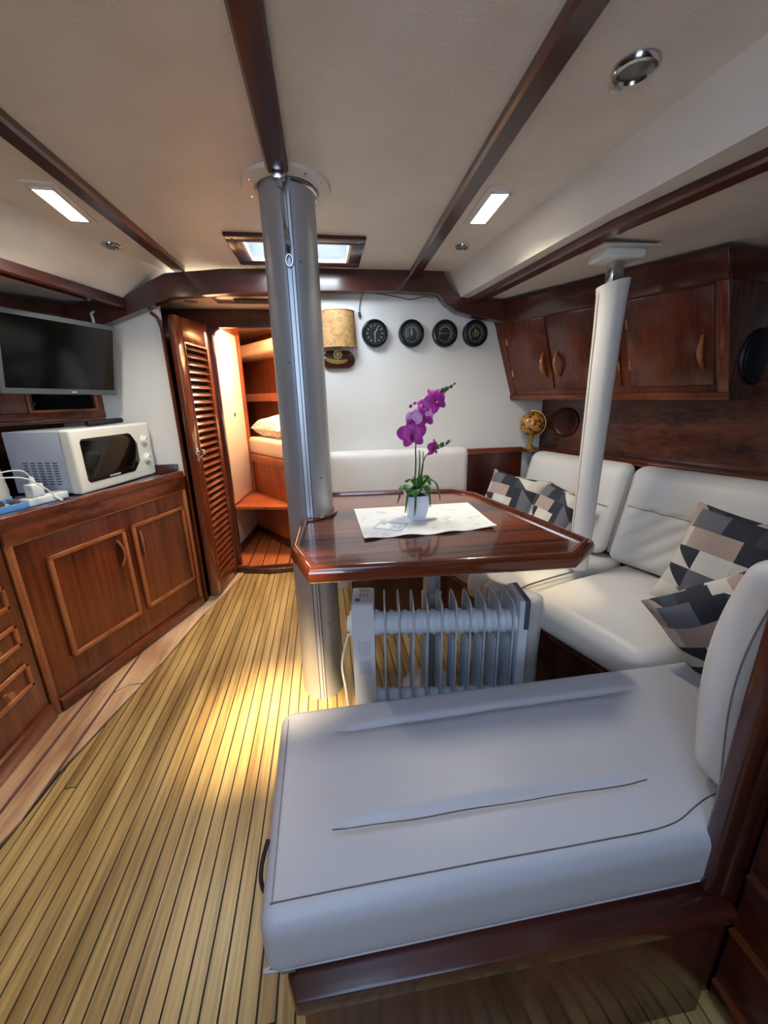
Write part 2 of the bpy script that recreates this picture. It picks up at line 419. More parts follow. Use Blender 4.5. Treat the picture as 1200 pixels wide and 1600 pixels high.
# ---- ceiling
ZC = 1.85
bm = nb()
HX0, HX1, HY0, HY1 = -0.29, 0.17, 1.935, 2.19
wbox(bm, -1.35, HX0, 0.42, 2.42, ZC, ZC + 0.05); wbox(bm, HX1, 0.86, 0.42, 2.42, ZC, ZC + 0.05)
wbox(bm, HX0, HX1, 0.42, HY0, ZC, ZC + 0.05); wbox(bm, HX0, HX1, HY1, 2.42, ZC, ZC + 0.05)
wbox(bm, -1.35, -0.60, -1.25, 0.42, ZC, ZC + 0.05); wbox(bm, 0.45, 0.95, -1.25, 0.42, ZC, ZC + 0.05); wbox(bm, -0.60, 0.45, -1.25, -0.62, ZC, ZC + 0.05)
ceiling = struct(obj('ceiling', bm, 'headlining'))
def strip3(name, A, B, th, mat, parent):
    """a lofted panel between polyline A and polyline B (world points), thickness th upward"""
    bm = nb(); n = len(A)
    a = [bm.verts.new(V(p)) for p in A]; b = [bm.verts.new(V(p)) for p in B]
    a2 = [bm.verts.new(V(p) + V((0, 0, th))) for p in A]; b2 = [bm.verts.new(V(p) + V((0, 0, th))) for p in B]
    for i in range(n - 1):
        bm.faces.new([a[i], a[i + 1], b[i + 1], b[i]]); bm.faces.new([a2[i], b2[i], b2[i + 1], a2[i + 1]])
        bm.faces.new([a[i], a2[i], a2[i + 1], a[i + 1]]); bm.faces.new([b[i], b[i + 1], b2[i + 1], b2[i]])
    bm.faces.new([a[0], b[0], b2[0], a2[0]]); bm.faces.new([a[-1], a2[-1], b2[-1], b[-1]])
    return obj(name, bm, mat, parent)
RU = [(0.715, 2.42, ZC), (0.827, 1.22, ZC), (0.86, 0.83, ZC), (0.95, -0.3, ZC), (0.98, -1.25, ZC)]
RL = [(0.775, 2.42, 1.725), (0.872, 1.24, 1.722), (0.915, 0.84, 1.72), (1.03, -0.3, 1.72), (1.06, -1.25, 1.72)]
strip3('side_panel', RU, RL, 0.03, 'headlining', ceiling)
RS = [(2.2, 2.42, 1.71), (2.2, 1.24, 1.71), (2.2, 0.84, 1.71), (2.2, -0.3, 1.71), (2.2, -1.25, 1.71)]
strip3('soffit_panel', RL, RS, 0.03, 'headlining', ceiling)
LU = [(-0.735, 2.42, ZC), (-0.97, 1.75, ZC), (-1.08, 1.2, ZC), (-1.2, 0.3, ZC), (-1.3, -1.25, ZC)]
LL = [(-0.915, 2.42, 1.69), (-1.07, 1.80, 1.685), (-1.20, 1.2, 1.685), (-1.36, 0.3, 1.685), (-1.45, -1.25, 1.685)]
strip3('side_panel', LU, LL, 0.03, 'headlining', ceiling)
LS = [(-2.0, 2.42, 1.68), (-2.0, 1.8, 1.68), (-2.0, 1.2, 1.68), (-2.0, 0.3, 1.68), (-2.0, -1.25, 1.68)]
strip3('soffit_panel', LL, LS, 0.03, 'headlining', ceiling)
# unseen opaque cover added overhead, its gap sized to shape the sun patch
bm = nb(); wbox(bm, -0.62, 0.47, -0.64, 0.44, ZC + 0.06, ZC + 0.08)
wbox(bm, -0.62, 0.47, 0.42, 0.44, ZC + 0.0, ZC + 0.06)
bm2 = nb()
SX0, SX1, SY0, SY1 = -0.56, -0.12, 0.02, 0.41   # the gap the sun comes through
wbox(bm2, -0.62, SX0, -0.64, 0.44, ZC + 0.06, ZC + 0.08); wbox(bm2, SX1, 0.47, -0.64, 0.44, ZC + 0.06, ZC + 0.08)
wbox(bm2, SX0, SX1, -0.64, SY0, ZC + 0.06, ZC + 0.08); wbox(bm2, SX0, SX1, SY1, 0.44, ZC + 0.06, ZC + 0.08)
bm.free(); obj('sun_cover', bm2, 'sun_cover_white', ceiling)
bm = nb(); wbox(bm, -2.0, 2.2, -1.30, 2.42, 1.95, 1.97)   # deck above
bm.free()

def beam_y(name, pts, zb, zt, w):
    """fore-and-aft beam: centre line pts (x,y), underside zb"""
    bm = nb(); secs = []
    for x, y in pts:
        secs.append([bm.verts.new((x + dx, y, z)) for dx, z in ((-w / 2, zt), (-w / 2, zb + 0.007), (-w / 2 + 0.007, zb), (w / 2 - 0.007, zb), (w / 2, zb + 0.007), (w / 2, zt))])
    for A, B in zip(secs, secs[1:]):
        for k in range(6): bm.faces.new([A[k], A[(k + 1) % 6], B[(k + 1) % 6], B[k]])
    bm.faces.new(secs[0][::-1]); bm.faces.new(secs[-1])
    return struct(obj(name, bm, 'dark_mahogany_y', smooth=20))
beam_y('trim_1', [(-0.085, 0.42), (-0.083, 1.365)], 1.825, 1.86, 0.062)
beam_y('trim_2', [(0.487, -1.2), (0.478, 0.79), (0.533, 2.33)], 1.825, 1.86, 0.060)
beam_y('trim_3', [(-0.70, -1.2), (-0.69, 1.24), (-0.655, 2.34)], 1.825, 1.86, 0.056)
beam_y('trim_4', [(1.13, -0.3), (1.02, 0.92), (0.945, 1.29), (0.868, 2.33)], 1.694, 1.73, 0.062)
beam_y('trim_5', [(-1.40, 0.5), (-1.085, 1.73), (-1.02, 1.99), (-0.94, 2.33)], 1.655, 1.70, 0.058)
# transverse beam on the bulkhead
top = [(-1.30, 1.66), (-1.06, 1.69), (-0.93, 1.70), (-0.80, 1.775), (-0.72, 1.815), (-0.45, 1.838), (0.0, 1.85), (0.4, 1.85), (0.69, 1.85), (0.70, 1.815), (0.745, 1.755), (0.80, 1.72), (1.06, 1.715)]
bot = [(-1.30, 1.50), (-1.06, 1.575), (-0.86, 1.648), (-0.77, 1.683), (-0.70, 1.712), (-0.45, 1.728), (0.0, 1.748), (0.4, 1.752), (0.64, 1.748), (0.67, 1.738), (0.705, 1.69), (0.77, 1.650), (1.06, 1.60)]
FY = Frame((0, 0, 0), (1, 0, 0), (0, 0, 1), (0, 1, 0))
bm = nb(); prism(bm, FY, top + bot[::-1], 2.315, 2.37, 0.004, 1)
struct(obj('trim_6', bm, 'dark_mahogany_x', smooth=20))
# ---- bulkheads
bm = nb(); wbox(bm, -0.13, 1.95, 2.40, 2.44, 0, 1.86); struct(obj('wall_front', bm, 'white_paint'), 'white painted bulkhead carrying the four dials')
bm = nb(); prism(bm, FY, [(-2.0, 0), (-0.81, 0), (-0.80, 1.70), (-2.0, 1.75)], 2.40, 2.43); struct(obj('wall_front_left', bm, 'white_paint'), 'white painted bulkhead between television and louvred door')
bm = nb(); tube(bm, [(-0.795, 2.405, 0.0), (-0.797, 2.405, 0.9), (-0.80, 2.405, 1.58), (-0.812, 2.405, 1.63), (-0.84, 2.405, 1.655)], 0.010, 10)
struct(obj('trim_7', bm, 'mahogany_z'))
# passage between the two bulkheads
bm = nb(); wbox(bm, -0.16, -0.13, 2.40, 2.86, 0, 1.80); struct(obj('wall_passage_right', bm, 'white_paint'))
bm = nb(); wbox(bm, -1.25, -1.22, 2.43, 2.86, 0, 1.80); struct(obj('wall_passage_left', bm, 'dark_mahogany_z'))
bm = nb(); wbox(bm, -1.25, -0.13, 2.37, 2.90, 1.755, 1.80); struct(obj('ceiling_passage', bm, 'headlining'))
# doorway bulkhead with a rounded opening
arc = [(-0.655 + 0.05 - 0.05 * math.cos(t), 1.60 + 0.05 * math.sin(t)) for t in [i * math.pi / 12 for i in range(7)]]
arc2 = [(-0.21 - 0.05 + 0.05 * math.sin(t), 1.60 + 0.05 * math.cos(t)) for t in [i * math.pi / 12 for i in range(7)]]
bm = nb(); prism(bm, FY, [(-1.25, 0), (-0.655, 0)] + arc + arc2 + [(-0.21, 0), (-0.13, 0), (-0.13, 1.76), (-1.25, 1.76)], 2.83, 2.875, 0.006, 2)
struct(obj('wall_doorway', bm, 'dark_mahogany_z', smooth=25))
bm = nb(); prism(bm, W, [(-0.70, 2.79), (-0.44, 2.72), (-0.13, 2.74), (-0.13, 2.86), (-0.72, 2.86)], -0.004, 0.036, 0.006, 2)
struct(obj('trim_8', bm, 'dark_mahogany_x'), 'dark wooden sill of the forward doorway')
# ---- outer sides of the saloon
bm = nb(); prism(bm, W, [(1.36, 2.42), (1.39, 2.44), (2.12, 0.6), (2.12, -1.25), (2.08, -1.25), (2.08, 0.6)], 0, 1.74)
struct(obj('wall_right', bm, 'hull_panel_wood'), 'glossy dark wood panelling behind the right settee')
bm = nb(); prism(bm, W, [(-1.36, 2.42), (-1.39, 2.44), (-1.88, 1.3), (-1.88, -1.25), (-1.84, -1.25), (-1.84, 1.3)], 0, 1.72)
struct(obj('wall_left', bm, 'dark_mahogany_y'), 'dark wood panelling behind the galley counter')
bm = nb(); wbox(bm, -1.9, 2.15, -1.30, -1.25, 0, 1.9); struct(obj('wall_back', bm, 'mahogany_z'))
# ---- fore hatch
bm = nb()
hx0, hx1, hy0, hy1 = -0.345, 0.225, 1.875, 2.245
hatch = thing('window_1', (-0.06, 2.06, ZC), 'skylight hatch', 'hatch'); del hatch['category']; struct(hatch, 'dark wood framed ceiling hatch with two bright panes behind the mast')
for (a0, a1, b0, b1) in ((hx0, hx1, hy0, HY0 + 0.002), (hx0, hx1, HY1 - 0.002, hy1), (hx0, HX0 + 0.002, HY0, HY1), (HX1 - 0.002, hx1, HY0, HY1)):
    b_ = nb(); wbox(b_, a0, a1, b0, b1, ZC - 0.014, ZC + 0.002, 0.004, 2); obj('frame_board', b_, 'dark_mahogany_x', hatch)
bm.free()
bm = nb()
for (a0, a1, b0, b1) in ((HX0, HX1, HY0 - 0.006, HY0 + 0.012), (HX0, HX1, HY1 - 0.012, HY1 + 0.006), (HX0 - 0.006, HX0 + 0.012, HY0, HY1), (HX1 - 0.012, HX1 + 0.006, HY0, HY1)):
    wbox(bm, a0, a1, b0, b1, ZC - 0.012, ZC + 0.09)
obj('liner', bm, 'plastic_white', hatch)
for a0, a1 in ((HX0, -0.066), (-0.054, HX1)):
    bm = nb(); wbox(bm, a0, a1, HY0 - 0.004, HY1 + 0.004, ZC + 0.07, ZC + 0.078); obj('pane', bm, 'sky_pane', hatch)
bm = nb(); wbox(bm, -0.068, -0.052, HY0, HY1, ZC + 0.062, ZC + 0.08); obj('glazing_bar', bm, 'plastic_white', hatch)
bm = nb()
for sx in (hx0 + 0.03, hx1 - 0.03):
    for sy in (hy0 + 0.03, hy1 - 0.03): lathe(bm, (sx, sy, ZC - 0.0155), (0, 0, 1), [(0.005, 0), (0.006, 0.003)], 10)
obj('screw', bm, 'steel', hatch)

# ================================================================== FORWARD CABIN seen through the doorway
A = V((-0.65, 3.645, 0)); B = V((-0.25, 3.028, 0)); uAB = (B - A).normalized()
FB = Frame((A.x, A.y, 0), uAB, (0, 0, 1)); FB.n = FB.u.cross(FB.v)   # n points back towards the saloon
bm = nb(); wbox(bm, -1.0, 0.6, 2.85, 4.3, -0.05, 0.03); ff = struct(obj('floor_forward', bm, 'caulk'))
for i in range(8):
    x0 = -0.90 + i * 0.098
    bm = nb(); wbox(bm, x0 + 0.004, x0 + 0.094, 2.80 if i > 2 else 2.82, 3.75, 0.02, 0.041, 0.001, 1); obj('plank', bm, 'fore_teak', ff)
bm = nb(); prism(bm, W, [(-0.80, 2.88), (-0.745, 2.88), (-0.66, 3.66), (-0.90, 5.2), (-1.0, 5.2), (-0.76, 3.68)], 0.0, 1.85); struct(obj('wall_forward_left', bm, 'cream_wall'), 'pale cream panel inside the forward cabin')
panel_o = Frame((-0.742, 2.90, 0), (0.0815, 0.76, 0), (0, 0, 1))
bm = nb()
pp = [(0.03, 0.46)] + [(0.10 - 0.07 * math.cos(t), 1.62 + 0.10 * math.sin(t)) for t in (0.3, 0.8, 1.3)] + [(0.70, 1.70), (0.70, 0.44), (0.10, 0.44)]
prism(bm, panel_o, pp, -0.006, -0.022 if False else 0.014, 0.004, 2)
lp = struct(obj('door_1', bm, 'cream_wall'), 'pale cream locker door inside the forward cabin')
bm = nb(); lathe(bm, panel_o(0.45, 1.10, 0.013), panel_o.n, [(0.016, 0), (0.016, 0.004), (0.010, 0.005)], 16); obj('finger_hole', bm, 'groove', lp)
bm = nb(); fbox(bm, panel_o, 0.0, 0.76, 1.71, 1.80, 0.0, 0.03, 0.006); fbox(bm, panel_o, 0.72, 0.76, 0.36, 1.75, 0.0, 0.03, 0.005)
struct(obj('trim_9', bm, 'fore_wood'))
bm = nb(); fbox(bm, panel_o, -0.02, 0.76, 0.03, 0.10, 0.0, 0.02, 0.003); fbox(bm, FB, -0.02, 0.75, 0.03, 0.10, 0.0, 0.02, 0.003); struct(obj('baseboard_forward', bm, 'dark_mahogany_x'))
# berth with locker front, step shelf, mattress, shelf behind
berth = thing('berth', (-0.45, 3.4, 0.03), 'orange-brown wooden berth base in the forward cabin', 'berth')
bm = nb(); fbox(bm, FB, -0.05, 0.95, 0.03, 0.74, -0.05, 0.0); obj('front_panel', bm, 'fore_wood', berth)
bm = nb(); fbox(bm, FB, -0.05, 0.95, 0.69, 0.76, -0.05, 0.022, 0.006); obj('rail', bm, 'fore_wood', berth)
bm = nb(); prism(bm, W, [(-0.72, 3.10), (-0.30, 2.99), (-0.20, 3.0), (-0.25, 3.06), (-0.64, 3.67), (-0.70, 3.70)], 0.395, 0.42, 0.005); obj('step_shelf', bm, 'fore_wood', berth)
bm = nb()
q = [FB(0.0, 0, 0.01), FB(0.95, 0, 0.01), FB(0.95, 0, -0.44), FB(0.0, 0, -0.44)]
rbox(bm, (0.5, 0.35, 0.07), 0.04, (8, 6, 2), lambda x, y, z: bil(q, x + 0.5, (y + 0.35) / 0.7) + V((0, 0, 0.83 + z)))
tag(obj('mattress', bm, 'sheet_cream'), 'cream sheeted mattress on the forward berth', 'mattress')
def pillow_mesh(c, u, v, n, w, h, th, m=14, drop=0.0, pw=0.55):
    """scatter cushion: two bulged grids with pinched corners; uv laid on"""
    bm = bmesh.new(); uvl = bm.loops.layers.uv.new('UVMap'); c, u, v, n = V(c), V(u).normalized(), V(v), V(n)
    v = (v - u * v.dot(u)).normalized(); n = u.cross(v)
    G = {}
    for side in (1, -1):
        for i in range(m + 1):
            for j in range(m + 1):
                edge = i in (0, m) or j in (0, m)
                if side == -1 and edge: G[(side, i, j)] = G[(1, i, j)]; continue
                a, b = 2 * i / m - 1, 2 * j / m - 1
                bul = (max(0, 1 - a ** 4) * max(0, 1 - b ** 4)) ** pw
                pin = 1 - 0.07 * (1 - abs(b) ** 2) * abs(a) ** 3; pin2 = 1 - 0.07 * (1 - abs(a) ** 2) * abs(b) ** 3
                wr = 0.006 * math.sin(7 * a + 3 * b + c.x * 9) * bul
                p = c + u * (a * w / 2 * pin) + v * (b * h / 2 * pin2) + n * (side * th / 2 * bul + wr) + V((0, 0, -drop * a * a))
                G[(side, i, j)] = bm.verts.new(p)
    for side in (1, -1):
        for i in range(m):
            for j in range(m):
                ids = [(i, j), (i + 1, j), (i + 1, j + 1), (i, j + 1)]
                if side == -1: ids.reverse()
                f = bm.faces.new([G[(side, a, b)] for a, b in ids])
                for l, (a, b) in zip(f.loops, ids): l[uvl].uv = (a / m + (0.37 if side < 0 else 0), b / m)
    return bm
pc = FB(0.27, 0.99, -0.20)
tag(obj('bed_pillow', pillow_mesh(pc, FB.u, FB.n * -1 + V((0, 0, 0.12)), (0, 0, 1), 0.52, 0.36, 0.17), 'pillow_print', recalc=False), 'pale printed bed pillow lying on the forward berth', 'pillow')
bm = nb(); fbox(bm, FB, -1.3, 1.2, 0.0, 1.9, -0.49, -0.45); struct(obj('wall_forward_hull', bm, 'fore_wood'), 'orange-brown planked side of the forward cabin')
bm = nb(); fbox(bm, FB, -0.9, 1.1, 1.19, 1.22, -0.45, -0.26, 0.004); fbox(bm, FB, -0.9, 1.1, 1.19, 1.26, -0.27, -0.255, 0.003); struct(obj('trim_10', bm, 'fore_wood'), 'wooden shelf above the forward berth')
bm = nb(); fbox(bm, FB, -1.2, 1.3, 1.58, 1.68, -0.45, -0.16, 0.02, 3); wbox(bm, -1.7, 0.6, 2.86, 5.3, 1.80, 1.85); struct(obj('ceiling_forward', bm, 'fore_ceiling'))
bm = nb(); wbox(bm, 0.3, 0.34, 2.86, 4.4, 0, 1.8); struct(obj('wall_forward_right', bm, 'cream_wall'))
bm = nb(); lathe(bm, (-0.30, 3.15, 1.785), (0, 0, 1), [(0.05, 0), (0.06, 0.012), (0.06, 0.016)], 24); fl = tag(obj('cabin_lamp', bm, 'lamp_glow'), 'round warm lamp on the forward cabin ceiling', 'lamp')
area_light('forward_cabin_lamp', (-0.30, 3.15, 1.77), (-0.45, 3.2, 0), 0.25, 0.25, 22, (1.0, 0.72, 0.46))

# ================================================================== LOUVRED DOOR standing open
D0 = V((-0.727, 2.36, 0.015)); D1 = V((-0.672, 2.845, 0.015))
FD = Frame(D0, D1 - D0, (0, 0, 1)); Ld = (D1 - D0).length       # n = u x v points to +x (into the saloon)
door = thing('louvred_door', D0, 'open reddish wooden door with louvre slats beside the galley cabinet', 'door')
s0, s1, t0, t1 = 0.095, 0.405, 0.10, 1.505
bm = nb()
topz = lambda s: 1.630 + 0.02 * s / Ld
def rail(pts): 
    b_ = nb(); prism(b_, FD, pts, -0.03, 0.0, 0.004, 2); return b_
bm.free()
obj('stile', rail([(0, 0.03), (s0, 0.0), (s0, 1.63), (0.03, 1.63), (0.008, 1.615), (0, 1.58)]), 'mahogany_z', door)
obj('stile', rail([(s1, 0.0), (Ld - 0.06, 0.0), (Ld - 0.02, 0.05), (Ld, 0.12), (Ld, 1.60), (Ld - 0.01, 1.635), (Ld - 0.03, 1.65), (s1, 1.648)]), 'mahogany_z', door)
obj('rail', rail([(s0, 0.0), (s1, 0.0), (s1, t0), (s0, t0)]), 'mahogany_z', door)
obj('rail', rail([(s0, t1), (s1, t1), (s1, 1.648), (s0, 1.63)]), 'mahogany_z', door)
bm = nb()
for a0, a1, b0, b1 in ((s0 - 0.004, s0 + 0.008, t0, t1), (s1 - 0.008, s1 + 0.004, t0, t1), (s0, s1, t0 - 0.004, t0 + 0.008), (s0, s1, t1 - 0.008, t1 + 0.004)):
    fbox(bm, FD, a0, a1, b0, b1, -0.02, 0.004, 0.002, 1)
obj('louvre_beading', bm, 'mahogany_z', door)
NS = 34; st = (t1 - t0) / NS
FSL = Frame(FD.o, FD.u, FD.v * 0.72 - FD.n * 0.69); 
bm = nb(); fs = Frame(FD(0, t0 + st * 0.5, -0.013), FD.u, FD.v * 0.66 - FD.n * 0.75)
fbox(bm, fs, s0 + 0.002, s1 - 0.002, -0.0195, 0.0195, -0.004, 0.004, 0.0035, 2)
sl = obj('slat', bm, 'mahogany_x', door)
for i in range(1, NS): share(sl, 'slat', (0, 0, st * i), door)
bm = nb(); fbox(bm, FD, s0, s1, t0, t1, -0.031, -0.028); obj('backing', bm, 'black_gap', door)
bm = nb(); prism(bm, FD, [(0.045 + 0.016 * math.cos(a), 0.90 + 0.042 * math.sin(a)) for a in [i * math.pi / 8 for i in range(16)]], 0.0, 0.006, 0.002, 1)
hd = obj('lock_plate', bm, 'steel', door)
bm = nb(); lathe(bm, FD(0.045, 0.915, 0.005), FD.n, [(0.010, 0), (0.008, 0.018), (0.017, 0.026), (0.019, 0.034), (0.013, 0.040)], 16); obj('knob', bm, 'steel', hd)
bm = nb(); tube(bm, [FD(0.045, 0.885, 0.005), FD(0.05, 0.883, 0.016), FD(0.075, 0.895, 0.018)], 0.004, 8); obj('thumb_latch', bm, 'brass', hd)
# small hatch frame and speaker on the passage ceiling
bm = nb(); wbox(bm, -0.55, -0.16, 2.44, 2.62, 1.742, 1.757, 0.004)
vent = tag(obj('ceiling_vent', bm, 'mahogany_x'), 'wooden vent with dark slot on the passage ceiling beside the mast', 'vent')
bm = nb(); wbox(bm, -0.44, -0.24, 2.49, 2.57, 1.738, 1.744, 0.001); obj('slot', bm, 'black_gap', vent)
bm = nb(); lathe(bm, (-0.69, 2.60, 1.757), (0, 0, -1), [(0.055, 0), (0.055, 0.005), (0.045, 0.009)], 28)
cs = tag(obj('ceiling_speaker', bm, 'cream_wall'), 'small round speaker on the passage ceiling above the louvred door', 'speaker')
bm = nb(); lathe(bm, (-0.69, 2.60, 1.7478), (0, 0, -1), [(0.040, 0), (0.034, 0.002)], 28); obj('grille', bm, 'speaker_grey', cs)

# ================================================================== GALLEY CABINET (left)
G0 = V((-1.145, 1.495, 0)); G1 = V((-0.805, 2.355, 0)); FG = Frame(G0, G1 - G0, (0, 0, 1)); LG = (G1 - G0).length   # n points inboard
def gs(y): return (y - G0.y) / (G1.y - G0.y) * LG
gal = thing('galley_cabinet', G0, 'glossy mahogany galley cabinet with two framed doors under the microwave', 'cabinet')
bm = nb(); fbox(bm, FG, 0, LG, 0.06, 0.80, -0.42, -0.004); obj('body', bm, 'mahogany_z', gal)
bm = nb(); fbox(bm, FG, 0.0, 0.028, 0.0, 0.76, -0.01, 0.008, 0.003); obj('stile', bm, 'trim_wood_z', gal)
bm = nb(); fbox(bm, FG, LG - 0.022, LG, 0.0, 0.76, -0.01, 0.008, 0.003); obj('stile', bm, 'trim_wood_z', gal)
bm = nb(); fbox(bm, FG, 0.0, LG, 0.735, 0.80, -0.01, 0.012, 0.004); obj('top_rail', bm, 'mahogany_y', gal)
bm = nb(); fbox(bm, FG, 0.0, LG, 0.726, 0.737, -0.01, 0.007, 0.002); obj('bead', bm, 'trim_wood_y', gal)
bm = nb(); fbox(bm, FG, 0.03, LG, 0.0, 0.058, -0.05, 0.016, 0.004); obj('base_board', bm, 'mahogany_y', gal)
for (ya, yb2, hs) in ((1.609, 1.945, 'r'), (1.982, 2.318, 'l')):
    a, b = gs(ya), gs(yb2); z0, z1 = 0.192, 0.645
    bm = nb(); fbox(bm, FG, a + 0.014, b - 0.014, z0 + 0.014, z1 - 0.014, -0.006, 0.004); d = obj('door', bm, 'mahogany_z', gal)
    for (p0, p1, q0, q1) in ((a, b, z0, z0 + 0.02), (a, b, z1 - 0.02, z1), (a, a + 0.02, z0, z1), (b - 0.02, b, z0, z1)):
        bm = nb(); fbox(bm, FG, p0, p1, q0, q1, 0.0, 0.015, 0.005, 2); obj('moulding', bm, 'trim_wood_z' if q1 - q0 > 0.1 else 'trim_wood_y', d)
    hc = (b - 0.048) if hs == 'r' else (a + 0.048)
    bm = nb(); prism(bm, FG, [(hc + 0.017 * math.sin(t) * (abs(math.sin(t)) ** 0.3), 0.535 - 0.07 * math.cos(t)) for t in [i * math.pi / 10 for i in range(20)]], 0.003, 0.007, 0.001, 1)
    h = obj('handle', bm, 'dark_mahogany_z', d)
    bm = nb(); tube(bm, [FG(hc + (0.012 if hs == 'r' else -0.012) * math.sin(math.pi * i / 10), 0.47 + 0.13 * i / 10, 0.006 + 0.017 * math.sin(math.pi * i / 10)) for i in range(11)], 0.005, 8); obj('grip', bm, 'trim_wood_z', h)
bm = nb(); wbox(bm, -0.85, -0.803, 2.345, 2.399, 0.0, 0.80); obj('filler', bm, 'dark_mahogany_z', gal)
# drawer cabinet nearer the viewer
FDr = Frame((-1.142, 1.493, 0), (0, -1, 0), (0, 0, 1)); FDr.n = V((1, 0, 0))
drc = thing('drawer_cabinet', (-1.142, 1.49, 0), 'mahogany drawer cabinet with framed drawers at the left edge', 'cabinet')
bm = nb(); wbox(bm, -1.70, -1.145, -0.8, 1.488, 0.07, 0.80); obj('body', bm, 'mahogany_z', drc)
bm = nb(); wbox(bm, -1.20, -1.128, -0.8, 1.49, 0.0, 0.07, 0.004); obj('base_board', bm, 'mahogany_y', drc)
for c0 in (0.056, 0.40, 0.74):
    for z0, z1 in ((0.204, 0.304), (0.372, 0.463), (0.523, 0.615)):
        a, b = c0, c0 + 0.245
        bm = nb(); fbox(bm, FDr, a + 0.01, b - 0.01, z0 + 0.01, z1 - 0.01, -0.006, 0.003); d = obj('drawer', bm, 'mahogany_z', drc)
        for (p0, p1, q0, q1) in ((a, b, z0, z0 + 0.017), (a, b, z1 - 0.017, z1), (a, a + 0.017, z0, z1), (b - 0.017, b, z0, z1)):
            bm = nb(); fbox(bm, FDr, p0, p1, q0, q1, 0.0, 0.012, 0.004, 2); obj('moulding', bm, 'trim_wood_y', d)
        bm = nb(); lathe(bm, FDr((a + b) / 2, (z0 + z1) / 2, 0.002), (1, 0, 0), [(0.009, 0), (0.007, 0.012), (0.014, 0.02), (0.012, 0.027)], 14); obj('knob', bm, 'trim_wood_z', d)
# counter top
CT = 0.82
cpoly = [FG(-0.005, 0, 0.010), FG(LG, 0, 0.010), V((-0.82, 2.385, 0)), V((-1.30, 2.385, 0)), V((-1.80, 1.25, 0)), V((-1.80, -0.8, 0)), V((-1.135, -0.8, 0)), V((-1.135, 1.49, 0))]
bm = nb(); prism(bm, W, [(p.x, p.y) for p in cpoly], 0.80, CT - 0.004)
ctop = tag(obj('countertop', bm, 'counter_dark'), 'dark galley countertop with wooden edge under the microwave', 'countertop')
bm = nb(); fbox(bm, FG, -0.005, LG + 0.0, 0.797, 0.838, -0.022, 0.016, 0.006, 3); obj('edge_rail', bm, 'mahogany_y', ctop)
bm = nb(); wbox(bm, -1.165, -1.127, -0.8, 1.492, 0.797, 0.838, 0.006, 3); obj('edge_rail', bm, 'mahogany_y', ctop)
bm = nb(); wbox(bm, -1.30, -0.83, 2.372, 2.398, 0.80, 0.872, 0.004); obj('upstand', bm, 'dark_mahogany_x', ctop)
bm = nb(); prism(bm, W, [(p.x, p.y) for p in (FG(0.02, 0, -0.03), FG(0.30, 0, -0.03), FG(0.30, 0, -0.25), FG(0.02, 0, -0.25))], CT - 0.006, CT + 0.001); obj('blue_mat', bm, 'counter_blue', ctop)

# ---- microwave
MF0 = V((-1.071, 1.867, CT)); MF1 = V((-0.948, 2.359, CT))
FM = Frame(MF0, MF1 - MF0, (0, 0, 1)); LM = 0.50; HM = 0.285     # n inboard = front
mw = thing('microwave_oven', MF0, 'cream microwave oven with black window and grey side on the counter', 'microwave')
bm = nb(); fbox(bm, FM, 0.004, LM - 0.004, 0.016, HM - 0.003, -0.30, -0.02, 0.004); obj('casing', bm, 'microwave_grey', mw)
bm = nb(); rbox(bm, (LM / 2, HM / 2 - 0.004, 0.028), 0.012, (6, 4, 1), lambda x, y, z: FM(LM / 2 + x, HM / 2 + 0.008 + y, -0.008 + z)); front = obj('front', bm, 'microwave_cream', mw)
wp = [(0.040, 0.065), (0.052, 0.053), (0.335, 0.053), (0.352, 0.066), (0.360, 0.082), (0.385, 0.100), (0.388, 0.19), (0.364, 0.215), (0.352, 0.240), (0.335, 0.246), (0.052, 0.246), (0.040, 0.234)]
bm = nb(); prism(bm, FM, wp, 0.015, 0.0225, 0.003, 2); wi = obj('door_window', bm, 'window_black', front)
bm = nb(); fbox(bm, FM, 0.165, 0.235, 0.060, 0.067, 0.0222, 0.0234); obj('nameplate', bm, 'logo_grey', wi)
for zc in (0.20, 0.105):
    bm = nb(); lathe(bm, FM(0.445, zc, 0.019), FM.n, [(0.028, 0), (0.027, 0.008), (0.020, 0.010), (0.018, 0.020)], 20); kb = obj('dial', bm, 'microwave_cream', front)
    bm = nb(); fbox(bm, FM, 0.4435, 0.4465, zc, zc + 0.016, 0.0385, 0.0396); obj('pointer', bm, 'vent_dark', kb)
FMs = Frame(FM(0.004, 0, -0.30), FM.n, (0, 0, 1)); FMs.n = FM.u * -1
bm = nb()
for c in range(5):
    for r_ in range(9): fbox(bm, FMs, 0.065 + c * 0.035, 0.087 + c * 0.035, 0.055 + r_ * 0.0115, 0.0595 + r_ * 0.0115, -0.001, 0.0008)
sv = obj('vent_slots', bm, 'vent_dark', mw)
bm = nb()
for a, b in ((0.05, -0.06), (0.45, -0.06), (0.05, -0.27), (0.45, -0.27)): lathe(bm, FM(a, 0.0, b), (0, 0, 1), [(0.012, 0), (0.012, 0.017)], 12)
obj('feet', bm, 'rubber_black', mw)
bm = nb(); prism(bm, W, [(p.x, p.y) for p in (FM(-0.01, 0, 0.03), FM(0.51, 0, 0.03), FM(0.51, 0, -0.31), FM(-0.01, 0, -0.31))], CT - 0.004, CT + 0.0005)
tag(obj('counter_board', bm, 'aluminium'), 'flat grey board under the microwave', 'board')
